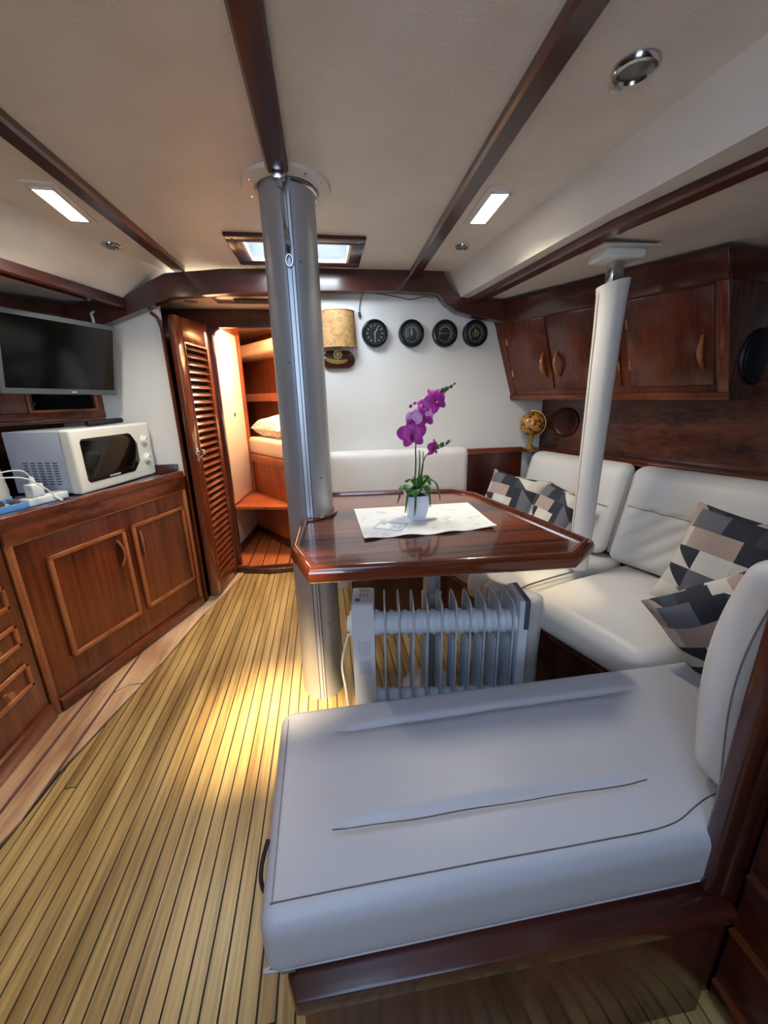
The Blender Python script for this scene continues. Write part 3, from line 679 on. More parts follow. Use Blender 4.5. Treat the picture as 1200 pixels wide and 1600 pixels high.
# remote
FR = Frame(FM(0.335, HM + 0.006, -0.09), FM.u * 0.9 + FM.n * 0.35, FM.n)
bm = nb(); rbox(bm, (0.085, 0.022, 0.012), 0.009, (8, 2, 1), lambda x, y, z: FM.o + (FR.o - FM.o) + FR.u * x + FM.n.cross(V((0, 0, 1))) * 0 + (V((0, 0, 1)).cross(FR.u)) * (y * (1 + 0.25 * math.cos(x * 30))) + V((0, 0, 0.011 + z + 0.004 * math.sin(x * 18))))
rem = tag(obj('remote_control', bm, 'rubber_black'), 'black remote control lying on top of the microwave', 'remote control')
bm = nb()
for i in range(6):
    c = FR.o + FR.u * (-0.06 + i * 0.022) + V((0, 0, 0.0225 + 0.004 * math.sin((-0.06 + i * 0.022) * 18))); lathe(bm, c - V((0, 0, 0.002)), (0, 0, 1), [(0.006, 0), (0.005, 0.002)], 8)
obj('buttons', bm, 'tv_grey', rem)
# tray with bits, power strip with plugs, white kettle at the picture edge
tr = thing('tray', (-1.23, 1.62, CT), 'pale blue tray of small things on the counter at the left edge', 'tray')
FT = Frame((-1.20, 1.665, CT), FG.u, FG.n * -1); 
bm = nb(); fbox(bm, FT, -0.14, 0.08, 0.0, 0.14, 0.0, 0.006, 0.002); obj('base', bm, 'tray_white', tr)
bm = nb()
for a0, a1, b0, b1 in ((-0.14, 0.08, 0, 0.008), (-0.14, 0.08, 0.132, 0.14), (-0.14, -0.132, 0, 0.14), (0.072, 0.08, 0, 0.14)): fbox(bm, FT, a0, a1, b0, b1, 0.0, 0.026, 0.002)
obj('rim', bm, 'tray_blue', tr)
for i, (a, b, r_) in enumerate(((-0.06, 0.05, 0.026), (0.0, 0.07, 0.022), (0.04, 0.04, 0.018))):
    bm = nb(); lathe(bm, FT(a, b, 0.006), (0, 0, 1), [(r_ * 0.7, 0), (r_, r_ * 0.5), (r_ * 0.85, r_ * 1.1), (r_ * 0.3, r_ * 1.5)], 14)
    tag(obj('nut', bm, 'brown_item'), ['largest brown rounded item in the blue tray', 'middle brown rounded item in the blue tray', 'smallest brown rounded item in the blue tray'][i], 'nut', 'brown items in the tray')
ps = thing('power_strip', (-1.14, 1.80, CT), 'white power strip beside the microwave with a plug in it', 'power strip')
FP = Frame((-1.172, 1.715, CT + 0.001), FG.u, FG.n * -1)
bm = nb(); fbox(bm, FP, 0.0, 0.165, 0.0, 0.055, 0.0, 0.032, 0.006, 3); obj('body', bm, 'plastic_white', ps)
bm = nb(); lathe(bm, FP(0.13, 0.0275, 0.030), (0, 0, 1), [(0.019, 0), (0.019, 0.0045), (0.012, 0.005)], 20); obj('socket', bm, 'microwave_grey', ps)
ad = thing('plug_adapter', FP(0.05, 0.0275, 0.034), 'white charger adapter standing in the power strip', 'charger')
bm = nb(); fbox(bm, FP, 0.028, 0.075, 0.005, 0.05, 0.0325, 0.085, 0.005, 3); obj('body', bm, 'plastic_white', ad)
bm = nb(); lathe(bm, FP(0.05, 0.0275, 0.084), (0, 0, 1), [(0.009, 0), (0.011, 0.02), (0.006, 0.03)], 12); obj('cable_plug', bm, 'plastic_white', ad)
bm = nb(); tube(bm, catmull([FP(0.05, 0.0275, 0.112), FP(0.02, 0.03, 0.145), FP(-0.05, 0.06, 0.14), FP(-0.13, 0.09, 0.09), FP(-0.25, 0.08, 0.05), FP(-0.42, 0.12, 0.012)], 6), 0.003, 6)
tag(obj('charging_cable', bm, 'wire_white'), 'thin white cable looping from the charger to the left', 'cable')
bm = nb(); tube(bm, catmull([FP(-0.08, 0.07, 0.128), FP(0.0, 0.0, 0.12), FP(0.05, -0.03, 0.07), FP(0.085, -0.045, 0.014), FP(0.09, -0.048, 0.01)], 6), 0.003, 6)
wc = tag(obj('loose_cable', bm, 'wire_white'), 'thin white cable hanging in front of the power strip', 'cable')
bm = nb(); tube(bm, [FP(0.07, -0.04, 0.030), FP(0.092, -0.049, 0.008)], 0.0055, 8); obj('connector', bm, 'plastic_white', wc)
ke = thing('kettle', (-1.425, 1.85, CT), 'white kettle standing on the counter at the left edge', 'kettle')
bm = nb(); lathe(bm, (-1.425, 1.850, CT + 0.012), (0, 0, 1), [(0.080, 0), (0.082, 0.03), (0.072, 0.13), (0.062, 0.185), (0.050, 0.195)], 28); obj('body', bm, 'plastic_white', ke)
bm = nb(); lathe(bm, (-1.425, 1.850, CT), (0, 0, 1), [(0.085, 0), (0.085, 0.012), (0.078, 0.014)], 28); obj('base', bm, 'microwave_grey', ke)
bm = nb(); lathe(bm, (-1.425, 1.850, CT + 0.205), (0, 0, 1), [(0.050, 0), (0.040, 0.008), (0.012, 0.012), (0.012, 0.024)], 20); obj('lid', bm, 'plastic_white', ke)
bm = nb(); tube(bm, catmull([(-1.48, 1.80, CT + 0.19), (-1.53, 1.75, CT + 0.18), (-1.535, 1.745, CT + 0.10), (-1.49, 1.79, CT + 0.05)], 6), 0.010, 8); obj('handle', bm, 'plastic_white', ke)

# ---- television and locker above
TL, BL, TR, BR = V((-1.182, 1.86, 1.575)), V((-1.262, 1.86, 1.257)), V((-0.966, 2.30, 1.564)), V((-1.030, 2.30, 1.248))
FTv = Frame(BL, BR - BL, TL - BL); LT = (BR - BL).length; HT = (TL - BL).length - 0.002
tv = thing('television', (BL + BR) / 2, 'flat black television with grey bezel above the microwave', 'television')
bm = nb(); fbox(bm, FTv, 0, LT, 0, HT, -0.035, 0.0, 0.006, 3); obj('casing', bm, 'tv_grey', tv)
bm = nb(); fbox(bm, FTv, 0.018, LT - 0.018, 0.026, HT - 0.020, -0.004, 0.0006); obj('screen', bm, 'screen_black', tv)
bm = nb(); fbox(bm, FTv, LT * 0.55, LT * 0.55 + 0.020, 0.010, 0.016, 0.0, 0.0008); obj('logo', bm, 'logo_grey', tv)
bm = nb(); tube(bm, [FTv(LT / 2, HT / 2, -0.03), V((-1.32, 2.10, 1.45)), V((-1.38, 2.06, 1.45))], 0.018, 8); obj('wall_arm', bm, 'rubber_black', tv)
bm = nb(); tube(bm, catmull([(-1.075, 2.30, 1.50), (-1.075, 2.305, 1.60), (-1.08, 2.31, 1.63), (-1.06, 2.325, 1.645)], 6), 0.006, 8)
tag(obj('aerial_cable', bm, 'wire_white'), 'short white cable rising behind the television corner', 'cable')
FLk = Frame((-1.40, 2.07, 0), (0.25, 0.325, 0), (0, 0, 1)); LL_ = 0.41
lk = thing('wall_locker', (-1.40, 2.07, 1.12), 'mahogany wall locker with dark opening behind the television', 'locker')
def lrect(name, a0, a1, b0, b1, d0, d1, mat, par=None, bev=0.004):
    b_ = nb(); fbox(b_, FLk, a0, a1, b0, b1, d0, d1, bev); return obj(name, b_, mat, par or lk)
lrect('floor_board', -0.7, LL_ - 0.005, 1.12, 1.14, -0.16, 0.004, 'mahogany_x')
lrect('bottom_rail', -0.7, LL_, 1.14, 1.175, -0.02, 0.0, 'mahogany_x')
lrect('end_stile', LL_ - 0.03, LL_, 1.175, 1.62, -0.02, 0.0, 'mahogany_z')
lrect('middle_stile', -0.03, 0.08, 1.175, 1.62, -0.02, 0.0, 'mahogany_z')
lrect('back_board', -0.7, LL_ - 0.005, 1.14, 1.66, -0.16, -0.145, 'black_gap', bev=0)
lrect('top_rail', -0.7, LL_, 1.585, 1.675, -0.02, 0.02, 'dark_mahogany_x')
lrect('near_panel', -0.7, -0.03, 1.175, 1.62, -0.02, 0.0, 'mahogany_z')
for a0, a1, b0, b1 in ((0.08, LL_ - 0.03, 1.175, 1.187), (0.08, 0.092, 1.175, 1.6), (LL_ - 0.042, LL_ - 0.03, 1.175, 1.6)):
    lrect('bead', a0, a1, b0, b1, -0.022, 0.005, 'trim_wood_x', None, 0.002)
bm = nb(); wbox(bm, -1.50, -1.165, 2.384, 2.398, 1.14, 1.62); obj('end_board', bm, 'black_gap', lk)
bm = nb(); lathe(bm, FLk(0.16, 1.215, -0.144), FLk.n, [(0.008, 0), (0.006, 0.006)], 12); obj('indicator', bm, 'logo_grey', lk)

# ================================================================== MAST
MX, MY = -0.067, 1.500
mast = thing('mast', (MX, MY, 0), 'large aluminium mast passing through the cabin from floor to ceiling', 'mast')
bm = nb(); lathe(bm, (MX, MY, 0.0), (0, 0, 1), [(0.086, 0.0), (0.086, 1.86)], 48, 1.0, 1.12); obj('tube', bm, 'aluminium', mast)
for dx, wd, dp, mt in ((0.0, 0.020, 0.0015, 'track_metal'), (-0.0125, 0.002, 0.0018, 'groove'), (0.0125, 0.002, 0.0018, 'groove'), (0.002, 0.0025, 0.0024, 'groove')):
    bm = nb(); yf = MY - 0.0963
    wbox(bm, MX + dx - wd / 2, MX + dx + wd / 2, yf - dp, yf + 0.006, 0.0, 1.80)
    obj('sail_track' if mt == 'track_metal' else 'groove', bm, mt, mast)
bm = nb()
for zz, xo in ((0.94, 0.05), (1.33, -0.03), (1.62, 0.03), (0.35, 0.04)):
    yf = MY - 0.0963 * math.sqrt(1 - (xo / 0.086) ** 2); lathe(bm, (MX + xo, yf + 0.002, zz), (0, -1, 0), [(0.003, 0), (0.0025, 0.0035)], 8)
obj('rivets', bm, 'groove', mast)
bm = nb(); ring = []
prof = [(0.089, 0.0), (0.089, -0.010), (0.100, -0.016), (0.134, -0.010), (0.137, -0.004), (0.137, 0.004)]
n = 56; rings = [[bm.verts.new((MX + r_ * math.cos(2 * math.pi * k / n), MY + r_ * 1.06 * math.sin(2 * math.pi * k / n), ZC + h)) for k in range(n)] for r_, h in prof]
for A_, B_ in zip(rings, rings[1:] + rings[:1]):
    for k in range(n): bm.faces.new([A_[k], A_[(k + 1) % n], B_[(k + 1) % n], B_[k]])
col = tag(obj('mast_collar', bm, 'collar_white'), 'white flanged collar around the mast at the ceiling', 'collar')
bm = nb()
for a in (-150, -30, -60, 20, 160): lathe(bm, (MX + 0.12 * math.cos(math.radians(a)), MY + 0.127 * math.sin(math.radians(a)), ZC - 0.010), (0, 0, -1), [(0.005, 0), (0.004, 0.003)], 8)
obj('screws', bm, 'steel', col)
bm = nb(); tube(bm, [(MX + 0.088 * 1.02 * math.cos(a), MY + 0.1 * math.sin(a), ZC - 0.022) for a in [i * math.pi / 16 for i in range(-7, 4)]], 0.006, 8); obj('hose_clamp', bm, 'steel', col)
tie = thing('tie_rod', (-0.075, 1.37, 1.60), 'steel tie rod with turnbuckle from the centre beam down the mast', 'tie rod')
bm = nb(); fbox(bm, W, -0.098, -0.062, 1.345, 1.368, 1.806, 1.827, 0.004); tube(bm, [(-0.08, 1.357, 1.812), (-0.08, 1.362, 1.790)], 0.009, 8); obj('bracket', bm, 'steel', tie)
bm = nb(); tube(bm, [(-0.080, 1.362, 1.795), (-0.073, 1.385, 1.69)], 0.0045, 8); obj('rod', bm, 'steel', tie)
bm = nb(); tube(bm, [(-0.073, 1.385, 1.70), (-0.072, 1.388, 1.68), (-0.071, 1.390, 1.655), (-0.070, 1.392, 1.635)], 0.008, 8, radii=[0.005, 0.009, 0.009, 0.005]); obj('turnbuckle', bm, 'steel', tie)
bm = nb(); tube(bm, [(-0.070 + 0.010 * math.cos(a), 1.393, 1.618 + 0.016 * math.sin(a)) for a in [i * math.pi / 6 for i in range(12)]], 0.003, 6, closed=True); obj('shackle', bm, 'steel', tie)

# ================================================================== TABLE
TZ = 0.79
tp = [(-0.046, 0.962), (0.645, 0.918), (0.748, 1.000), (0.638, 1.620), (0.566, 1.710), (0.374, 1.748), (0.03, 1.775)]
mc = [(MX + 0.092 * math.cos(a), MY + 0.104 * math.sin(a)) for a in [math.radians(d) for d in (50, 25, 0, -25, -50, -75, -95)]]
outline = tp + mc + [(-0.082, 1.372), (-0.098, 1.126)]
table = thing('saloon_table', (0.33, 1.36, 0), 'glossy mahogany table with raised rim built around the mast', 'table')
bm = nb(); prism(bm, W, outline, TZ - 0.022, TZ); obj('top', bm, 'table_wood', table)
def rim_piece(pts, name='rim'):
    # rounded rim section swept along pts (closed off at both ends), inside of the outline on the left of travel
    bm = nb(); secs = []; m = len(pts)
    sec = [(-0.002, -0.026), (0.004, -0.031), (0.015, -0.031), (0.020, -0.026), (0.020, -0.006), (0.016, 0.004), (0.010, 0.011), (0.0, 0.013), (-0.006, 0.010), (-0.010, 0.0), (-0.010, -0.02)]
    P = [V((a, b, 0)) for a, b in pts]
    for i, p in enumerate(P):
        t0 = (P[i] - P[i - 1]).normalized() if i > 0 else None; t1 = (P[i + 1] - P[i]).normalized() if i < m - 1 else None
        if t0 is None: t0 = t1
        if t1 is None: t1 = t0
        n0 = V((t0.y, -t0.x, 0)); n1 = V((t1.y, -t1.x, 0)); nn = (n0 + n1); nn = nn / max(0.3, nn.dot(n0))
        secs.append([bm.verts.new(p + nn * o + V((0, 0, TZ + h))) for o, h in sec])
    for A_, B_ in zip(secs, secs[1:]):
        for k in range(len(sec)): bm.faces.new([A_[k], A_[(k + 1) % len(sec)], B_[(k + 1) % len(sec)], B_[k]])
    bm.faces.new(secs[0][::-1]); bm.faces.new(secs[-1])
    return obj(name, bm, 'table_rim', table, smooth=40)
rim_piece([(-0.082, 1.385), (-0.098, 1.126), (-0.046, 0.962), (0.645, 0.918), (0.748, 1.000), (0.638, 1.620), (0.566, 1.710), (0.374, 1.748), (0.0, 1.777)])
bm = nb(); tube(bm, [(MX + 0.095 * math.cos(a), MY + 0.106 * math.sin(a), TZ + 0.003) for a in [math.radians(d) for d in range(-95, 56, 10)]], 0.007, 8); obj('mast_bead', bm, 'table_rim', table)
bm = nb(); lathe(bm, (0.39, 1.40, 0.44), (0, 0, 1), [(0.034, 0), (0.034, 0.33)], 28); obj('leg', bm, 'aluminium', table)
bm = nb(); lathe(bm, (0.39, 1.40, 0.0), (0, 0, 1), [(0.12, 0), (0.12, 0.008), (0.044, 0.014), (0.041, 0.02), (0.041, 0.455), (0.037, 0.46)], 28); lg = obj('leg_socket', bm, 'aluminium', table)
bm = nb(); lathe(bm, (0.405, 1.362, 0.425), (0.3, -1, 0), [(0.008, 0), (0.008, 0.014), (0.016, 0.016), (0.016, 0.028)], 12); obj('clamp_knob', bm, 'steel', lg)
bm = nb(); wbox(bm, 0.24, 0.54, 1.25, 1.55, TZ - 0.04, TZ - 0.022, 0.003); obj('leg_plate', bm, 'dark_mahogany_x', table)
# runner
cq = [V((0.105, 1.152, 0)), V((0.545, 1.170, 0)), V((0.565, 1.500, 0)), V((0.100, 1.508, 0))]
bm = nb(); NX, NY = 34, 24; grid = {}
for lay in (0, 1):
    for i in range(NX + 1):
        for j in range(NY + 1):
            s, t = i / NX, j / NY; p = bil(cq, s, t)
            e = max(0, 1 - t * 9) * (0.5 + 0.5 * math.sin(s * 21 + 1)) * 0.006 + max(0, (s - 0.93)) * 0.10 * (1 - t)
            grid[(lay, i, j)] = bm.verts.new(p + V((0, 0.004 * math.sin(s * 9) * (1 - t), TZ + 0.0012 + e + (0.0018 if lay else 0))))
for i in range(NX):
    for j in range(NY):
        for lay in (0, 1): bm.faces.new([grid[(lay, a, b)] for a, b in ((i, j), (i + 1, j), (i + 1, j + 1), (i, j + 1))])
edge = [(i, 0) for i in range(NX)] + [(NX, j) for j in range(NY)] + [(i, NY) for i in range(NX, 0, -1)] + [(0, j) for j in range(NY, 0, -1)]
for a, b in zip(edge, edge[1:] + edge[:1]): bm.faces.new([grid[(0, *a)], grid[(0, *b)], grid[(1, *b)], grid[(1, *a)]])
cloth = tag(obj('table_mat', bm, 'runner_cloth'), 'white patterned cloth mat lying on the table under the orchid', 'table mat')
FQ = Frame((0.205, 1.265, TZ + 0.0032), (0.86, -0.5, 0), (0.5, 0.86, 0)); bm = nb()
for a0, a1, b0, b1 in ((-0.05, 0.05, -0.04, -0.036), (-0.05, 0.05, 0.036, 0.04), (-0.05, -0.046, -0.04, 0.04), (0.046, 0.05, -0.04, 0.04), (0.008, 0.012, -0.025, 0.012), (0.034, 0.038, -0.025, 0.012), (-0.04, -0.022, 0.012, 0.024)): fbox(bm, FQ, a0, a1, b0, b1, 0, 0.0008)
prism(bm, FQ, [(0.010, 0.012), (0.014, 0.012), (0.023, -0.008), (0.032, 0.012), (0.036, 0.012), (0.024, -0.016), (0.022, -0.016)], 0, 0.0008)
obj('printed_square', bm, 'print_blue', cloth)

# ---- orchid
OX, OY = 0.312, 1.335
orc = thing('orchid_plant', (OX, OY, TZ + 0.003), 'purple orchid in a white square pot standing on the table mat', 'plant')
def ox(px): return 0.309 + (px - 648) * 0.00228
def oz(py): return 1.172 - (py - 640) * 0.00213
bm = nb(); h0, h1 = TZ + 0.0035, TZ + 0.092
lo, hi, ml = 0.026, 0.038, 0.037
vs0 = [bm.verts.new((OX + a * lo, OY + b * lo, h0)) for a, b in ((-1, -1), (1, -1), (1, 1), (-1, 1))]
vsm = [bm.verts.new((OX + a * ml, OY + b * ml, h0 + 0.055)) for a, b in ((-1, -1), (1, -1), (1, 1), (-1, 1))]
vs1 = [bm.verts.new((OX + a * hi, OY + b * hi, h1)) for a, b in ((-1, -1), (1, -1), (1, 1), (-1, 1))]
vs2 = [bm.verts.new((OX + a * (hi - 0.004), OY + b * (hi - 0.004), h1)) for a, b in ((-1, -1), (1, -1), (1, 1), (-1, 1))]
vs3 = [bm.verts.new((OX + a * (hi - 0.005), OY + b * (hi - 0.005), h1 - 0.012)) for a, b in ((-1, -1), (1, -1), (1, 1), (-1, 1))]
bm.faces.new(vs0[::-1]); bm.faces.new(vs3)
for A_, B_ in ((vs0, vsm), (vsm, vs1), (vs1, vs2), (vs2, vs3)):
    for k in range(4): bm.faces.new([A_[k], A_[(k + 1) % 4], B_[(k + 1) % 4], B_[k]])
pot = obj('pot', bm, 'pot_white', orc, smooth=30)
bm = nb(); wbox(bm, OX - 0.031, OX + 0.031, OY - 0.031, OY + 0.031, h1 - 0.013, h1 - 0.004, 0.003); obj('soil', bm, 'soil', pot)
def blade(bm, pts, wd, thick=0.0012, cup=0.25, side=None):
    """leaf or petal: widths follow a curve along pts; closed thin body"""
    pts = catmull(pts, 5); m = len(pts); top_, bot_ = [], []
    for i, p in enumerate(pts):
        t = (pts[min(i + 1, m - 1)] - pts[max(i - 1, 0)]).normalized(); s = i / (m - 1)
        sd = (side - t * side.dot(t)).normalized() if side is not None else t.cross(V((0, 0, 1)) if abs(t.z) < 0.95 else V((1, 0, 0))).normalized()
        nn = sd.cross(t).normalized(); ww = wd * (math.sin(math.pi * min(1, 0.06 + s * 0.92)) ** 0.7)
        top_.append([bm.verts.new(p + sd * ww * a + nn * (cup * ww * abs(a) + thick)) for a in (-1, -0.5, 0, 0.5, 1)])
        bot_.append([bm.verts.new(p + sd * ww * a + nn * (cup * ww * abs(a))) for a in (-1, -0.5, 0, 0.5, 1)])
    for i in range(m - 1):
        for k in range(4):
            bm.faces.new([top_[i][k], top_[i][k + 1], top_[i + 1][k + 1], top_[i + 1][k]]); bm.faces.new([bot_[i][k], bot_[i + 1][k], bot_[i + 1][k + 1], bot_[i][k + 1]])
        bm.faces.new([top_[i][0], top_[i + 1][0], bot_[i + 1][0], bot_[i][0]]); bm.faces.new([top_[i][4], bot_[i][4], bot_[i + 1][4], top_[i + 1][4]])
    bm.faces.new(top_[0][::-1] + bot_[0]); bm.faces.new(top_[-1] + bot_[-1][::-1])
for (dx, dy, up, dn, wd) in ((-0.045, -0.035, 0.03, -0.055, 0.013), (-0.062, 0.0, 0.025, -0.03, 0.012), (0.03, -0.05, 0.03, -0.035, 0.011), (0.075, 0.0, 0.045, -0.03, 0.012), (0.05, 0.03, 0.06, 0.02, 0.010), (-0.02, -0.055, 0.02, -0.06, 0.012), (0.02, 0.05, 0.05, 0.0, 0.012), (-0.03, 0.03, 0.05, 0.045, 0.008)):
    wd *= 1.5; bm = nb(); blade(bm, [(OX + dx * 0.1, OY + dy * 0.1, h1 - 0.005), (OX + dx * 0.5, OY + dy * 0.5, h1 + up), (OX + dx * 0.9, OY + dy * 0.9, h1 + up * 0.75), (OX + dx * 1.15, OY + dy * 1.15, h1 + dn)], wd); obj('leaf', bm, 'leaf_green', orc)
def stem(pts, r=0.0028): 
    b_ = nb(); c_ = catmull(pts, 6); tube(b_, c_, r, 7, radii=[r * (1 - 0.5 * i / len(c_)) for i in range(len(c_))]); return obj('stem', b_, 'stem_green', orc)
stem([(OX - 0.012, OY, h1 - 0.005), (ox(648), OY, oz(730)), (ox(648), OY, oz(695)), (ox(654), OY, oz(672)), (ox(659), OY, oz(655)), (ox(672), OY, oz(632)), (ox(688), OY, oz(618)), (ox(705), OY, oz(602))])
stem([(OX + 0.0, OY + 0.01, h1 - 0.005), (ox(655), OY + 0.01, oz(735)), (ox(655), OY + 0.01, oz(704))], 0.0032)
stem([(OX + 0.004, OY - 0.008, h1 - 0.005), (ox(657), OY - 0.01, oz(730)), (ox(663), OY - 0.01, oz(712)), (ox(676), OY - 0.01, oz(704)), (ox(690), OY - 0.01, oz(698)), (ox(702), OY - 0.01, oz(690))], 0.0024)
stem([(OX + 0.008, OY + 0.006, h1 - 0.005), (ox(660), OY + 0.006, oz(730)), (ox(660), OY + 0.006, oz(706))], 0.0024)
def flower(px, py, r, rot, tilt=(0.0, -1.0, 0.15), pale=False, dy=0.0, squash=1.0):
    c = V((ox(px), OY - 0.012 + dy, oz(py))); n_ = V(tilt).normalized(); a_ = V((1, 0, 0)); a_ = (a_ - n_ * a_.dot(n_)).normalized(); b_ = n_.cross(a_) * -1
    if b_.z < 0: b_ = -b_
    bmf = nb(); lathe(bmf, c - n_ * 0.004, n_, [(0.004, 0), (0.006, 0.004), (0.003, 0.009)], 10)
    fl_ = obj('flower', bmf, 'petal_dark', orc)
    for k, (ang, ln, wd) in enumerate(((90, 1.0, 0.34), (18, 1.05, 0.50), (162, 1.05, 0.50), (-50, 0.95, 0.34), (-130, 0.95, 0.34))):
        t = math.radians(ang + rot); d = a_ * math.cos(t) + b_ * math.sin(t) * squash
        bmp = nb(); blade(bmp, [c, c + d * r * ln * 0.5 + n_ * 0.006, c + d * r * ln - n_ * 0.004], r * wd, 0.0009, 0.12, side=n_.cross(d)); obj('petal', bmp, 'petal_pale' if (pale and k in (1, 2)) else 'petal', fl_)
    bmp = nb(); blade(bmp, [c + n_ * 0.004, c - b_ * r * 0.22 + n_ * 0.018, c - b_ * r * 0.5 + n_ * 0.016], r * 0.16, 0.002, 0.4, side=a_); obj('lip', bmp, 'petal_dark', fl_)
flower(641, 677, 0.050, 8, (-0.25, -1, 0.1)); flower(643, 655, 0.036, -25, (-0.9, -0.7, 0.2), True, 0.01); flower(659, 650, 0.042, 15, (0.15, -1, 0.2), True)
flower(676, 627, 0.045, 30, (0.25, -1, 0.25)); flower(661, 632, 0.030, 60, (-0.5, -0.9, 0.6), True, 0.012); flower(673, 700, 0.034, -15, (0.7, -0.7, -0.2), False, 0.0, 0.9)
for px, py, r_ in ((688, 611, 0.0085), (693, 609, 0.008), (700, 606, 0.006), (705, 602, 0.004), (688, 695, 0.008), (696, 693, 0.006), (698, 690, 0.0045), (681, 698, 0.007), (640, 634, 0.006), (646, 630, 0.005)):
    bm = nb(); lathe(bm, (ox(px), OY - 0.006, oz(py)), (0.6, 0, 0.6), [(r_ * 0.3, -r_ * 1.2), (r_ * 0.9, -r_ * 0.5), (r_, 0), (r_ * 0.7, r_ * 0.7), (r_ * 0.2, r_ * 1.2)], 10); obj('bud', bm, 'petal' if px < 650 else 'bud_green', orc)

# ================================================================== OIL RADIATOR
HX_, HYc = 0.062, 1.235
hea = thing('oil_radiator', (0.39, HYc, 0), 'white oil filled radiator with upright fins under the table', 'heater')
YA, YB = HYc - 0.072, HYc + 0.072; ZB, ZT = 0.05, 0.525
def fin_prof(ya, yb_, z0, z1, r, n=5):
    out = []
    for cx, cz, a0 in ((yb_ - r, z1 - r, 0), (ya + r, z1 - r, 90), (ya + r, z0 + r, 180), (yb_ - r, z0 + r, 270)):
        for i in range(n + 1):
            a = math.radians(a0 + 90 * i / n); out.append((cx + r * math.cos(a), cz + r * math.sin(a)))
    return out
FX = Frame((0, 0, 0), (0, 1, 0), (0, 0, 1), (1, 0, 0))
bm = nb(); prism(bm, FX, fin_prof(YA, YB, 0.045, 0.535, 0.022), HX_, HX_ + 0.078, 0.010, 3); cb = obj('control_box', bm, 'heater_white', hea)
FHf = Frame((HX_, YA, 0), (1, 0, 0), (0, 0, 1)); 
bm = nb()
for zz in (0.255, 0.335):
    for i in range(6): fbox(bm, FHf, 0.022 + i * 0.0075, 0.0245 + i * 0.0075, zz, zz + 0.058, -0.001, 0.0006)
obj('vent_slots', bm, 'microwave_grey', cb)
bm = nb()
for i in range(3):
    for j in range(2): wbox(bm, HX_ + 0.026 + i * 0.012, HX_ + 0.034 + i * 0.012, YA + 0.06 + j * 0.035, YA + 0.08 + j * 0.035, 0.5345, 0.5358)
obj('top_vents', bm, 'microwave_grey', cb)
bm = nb(); lathe(bm, (HX_ + 0.022, YA + 0.035, 0.5345), (0, 0, 1), [(0.010, 0), (0.009, 0.003)], 14); obj('badge', bm, 'heater_dark', cb)
bm = nb(); lathe(bm, (HX_, HYc, 0.42), (-1, 0, 0), [(0.045, 0), (0.045, 0.012), (0.028, 0.014), (0.028, 0.022)], 24); obj('cord_reel', bm, 'plastic_white', cb)
# fins
def make_fin(x):
    b_ = nb(); prism(b_, FX, fin_prof(YA, YB, ZB, ZT, 0.03), x - 0.0014, x + 0.0014)
    pr = fin_prof(YA, YB, ZB, ZT, 0.03, 4); tube(b_, [(x, a, c) for a, c in pr], 0.0034, 6, closed=True)
    for k in range(5): tube(b_, [(x, YA + 0.03 + k * 0.021, ZB + 0.08), (x, YA + 0.03 + k * 0.021, ZT - 0.15)], 0.005, 6)
    return b_
xf0 = HX_ + 0.115; dxf = 0.0498
f0 = obj('fin', make_fin(xf0), 'heater_fin', hea)
for i in range(1, 10): share(f0, 'fin', (dxf * i, 0, 0), hea)
for zc, r_ in ((0.432, 0.047), (0.115, 0.030)):
    prof = []
    for i in range(11):
        xc = i * dxf - 0.035 if i else -0.04
        prof += [(r_, i * dxf - dxf * 0.5 + 0.0), (r_ * 0.86, i * dxf - dxf * 0.5 + dxf * 0.25), (r_ * 0.86, i * dxf - dxf * 0.5 + dxf * 0.75)]
    prof = [(r_, -0.04)] + [(a, b) for a, b in prof if b > -0.035 and b < 9 * dxf + 0.03] + [(r_, 9 * dxf + 0.03)]
    bm = nb(); lathe(bm, (xf0, HYc - 0.018, zc), (1, 0, 0), prof, 20); obj('header_tube', bm, 'heater_white', hea)
xe = xf0 + 9 * dxf + 0.018
bm = nb(); prism(bm, FX, fin_prof(YA - 0.004, YB + 0.004, 0.045, 0.535, 0.012), xe, xe + 0.030, 0.004, 2); ec = obj('end_panel', bm, 'heater_white', hea)
bm = nb(); prism(bm, FX, [(YA - 0.007, 0.43), (YA + 0.0, 0.42), (YA + 0.02, 0.505), (YB - 0.01, 0.515), (YB - 0.005, 0.538), (YA - 0.002, 0.540), (YA - 0.007, 0.53)], xe + 0.016, xe + 0.034, 0.003, 2); obj('grip', bm, 'heater_dark', ec)
for xx_ in (HX_ + 0.05, xe):
    bm = nb(); tube(bm, [(xx_, YA - 0.02, 0.035), (xx_, YB + 0.02, 0.035)], 0.008, 8)
    for yy_ in (YA - 0.02, YB + 0.02): lathe(bm, (xx_ - 0.01, yy_, 0.022), (1, 0, 0), [(0.021, 0), (0.021, 0.02)], 16)
    obj('castor_foot', bm, 'rubber_black', hea)
bm = nb(); tube(bm, catmull([(0.045, 1.20, 0.40), (0.02, 1.17, 0.30), (0.03, 1.16, 0.18), (0.035, 1.15, 0.06), (0.03, 1.10, 0.004)], 6), 0.004, 6); obj('cord', bm, 'plastic_white', hea)

hea.rotation_euler = (0, 0, math.radians(-8)); hea.location = (0.39, HYc + 0.005, 0)
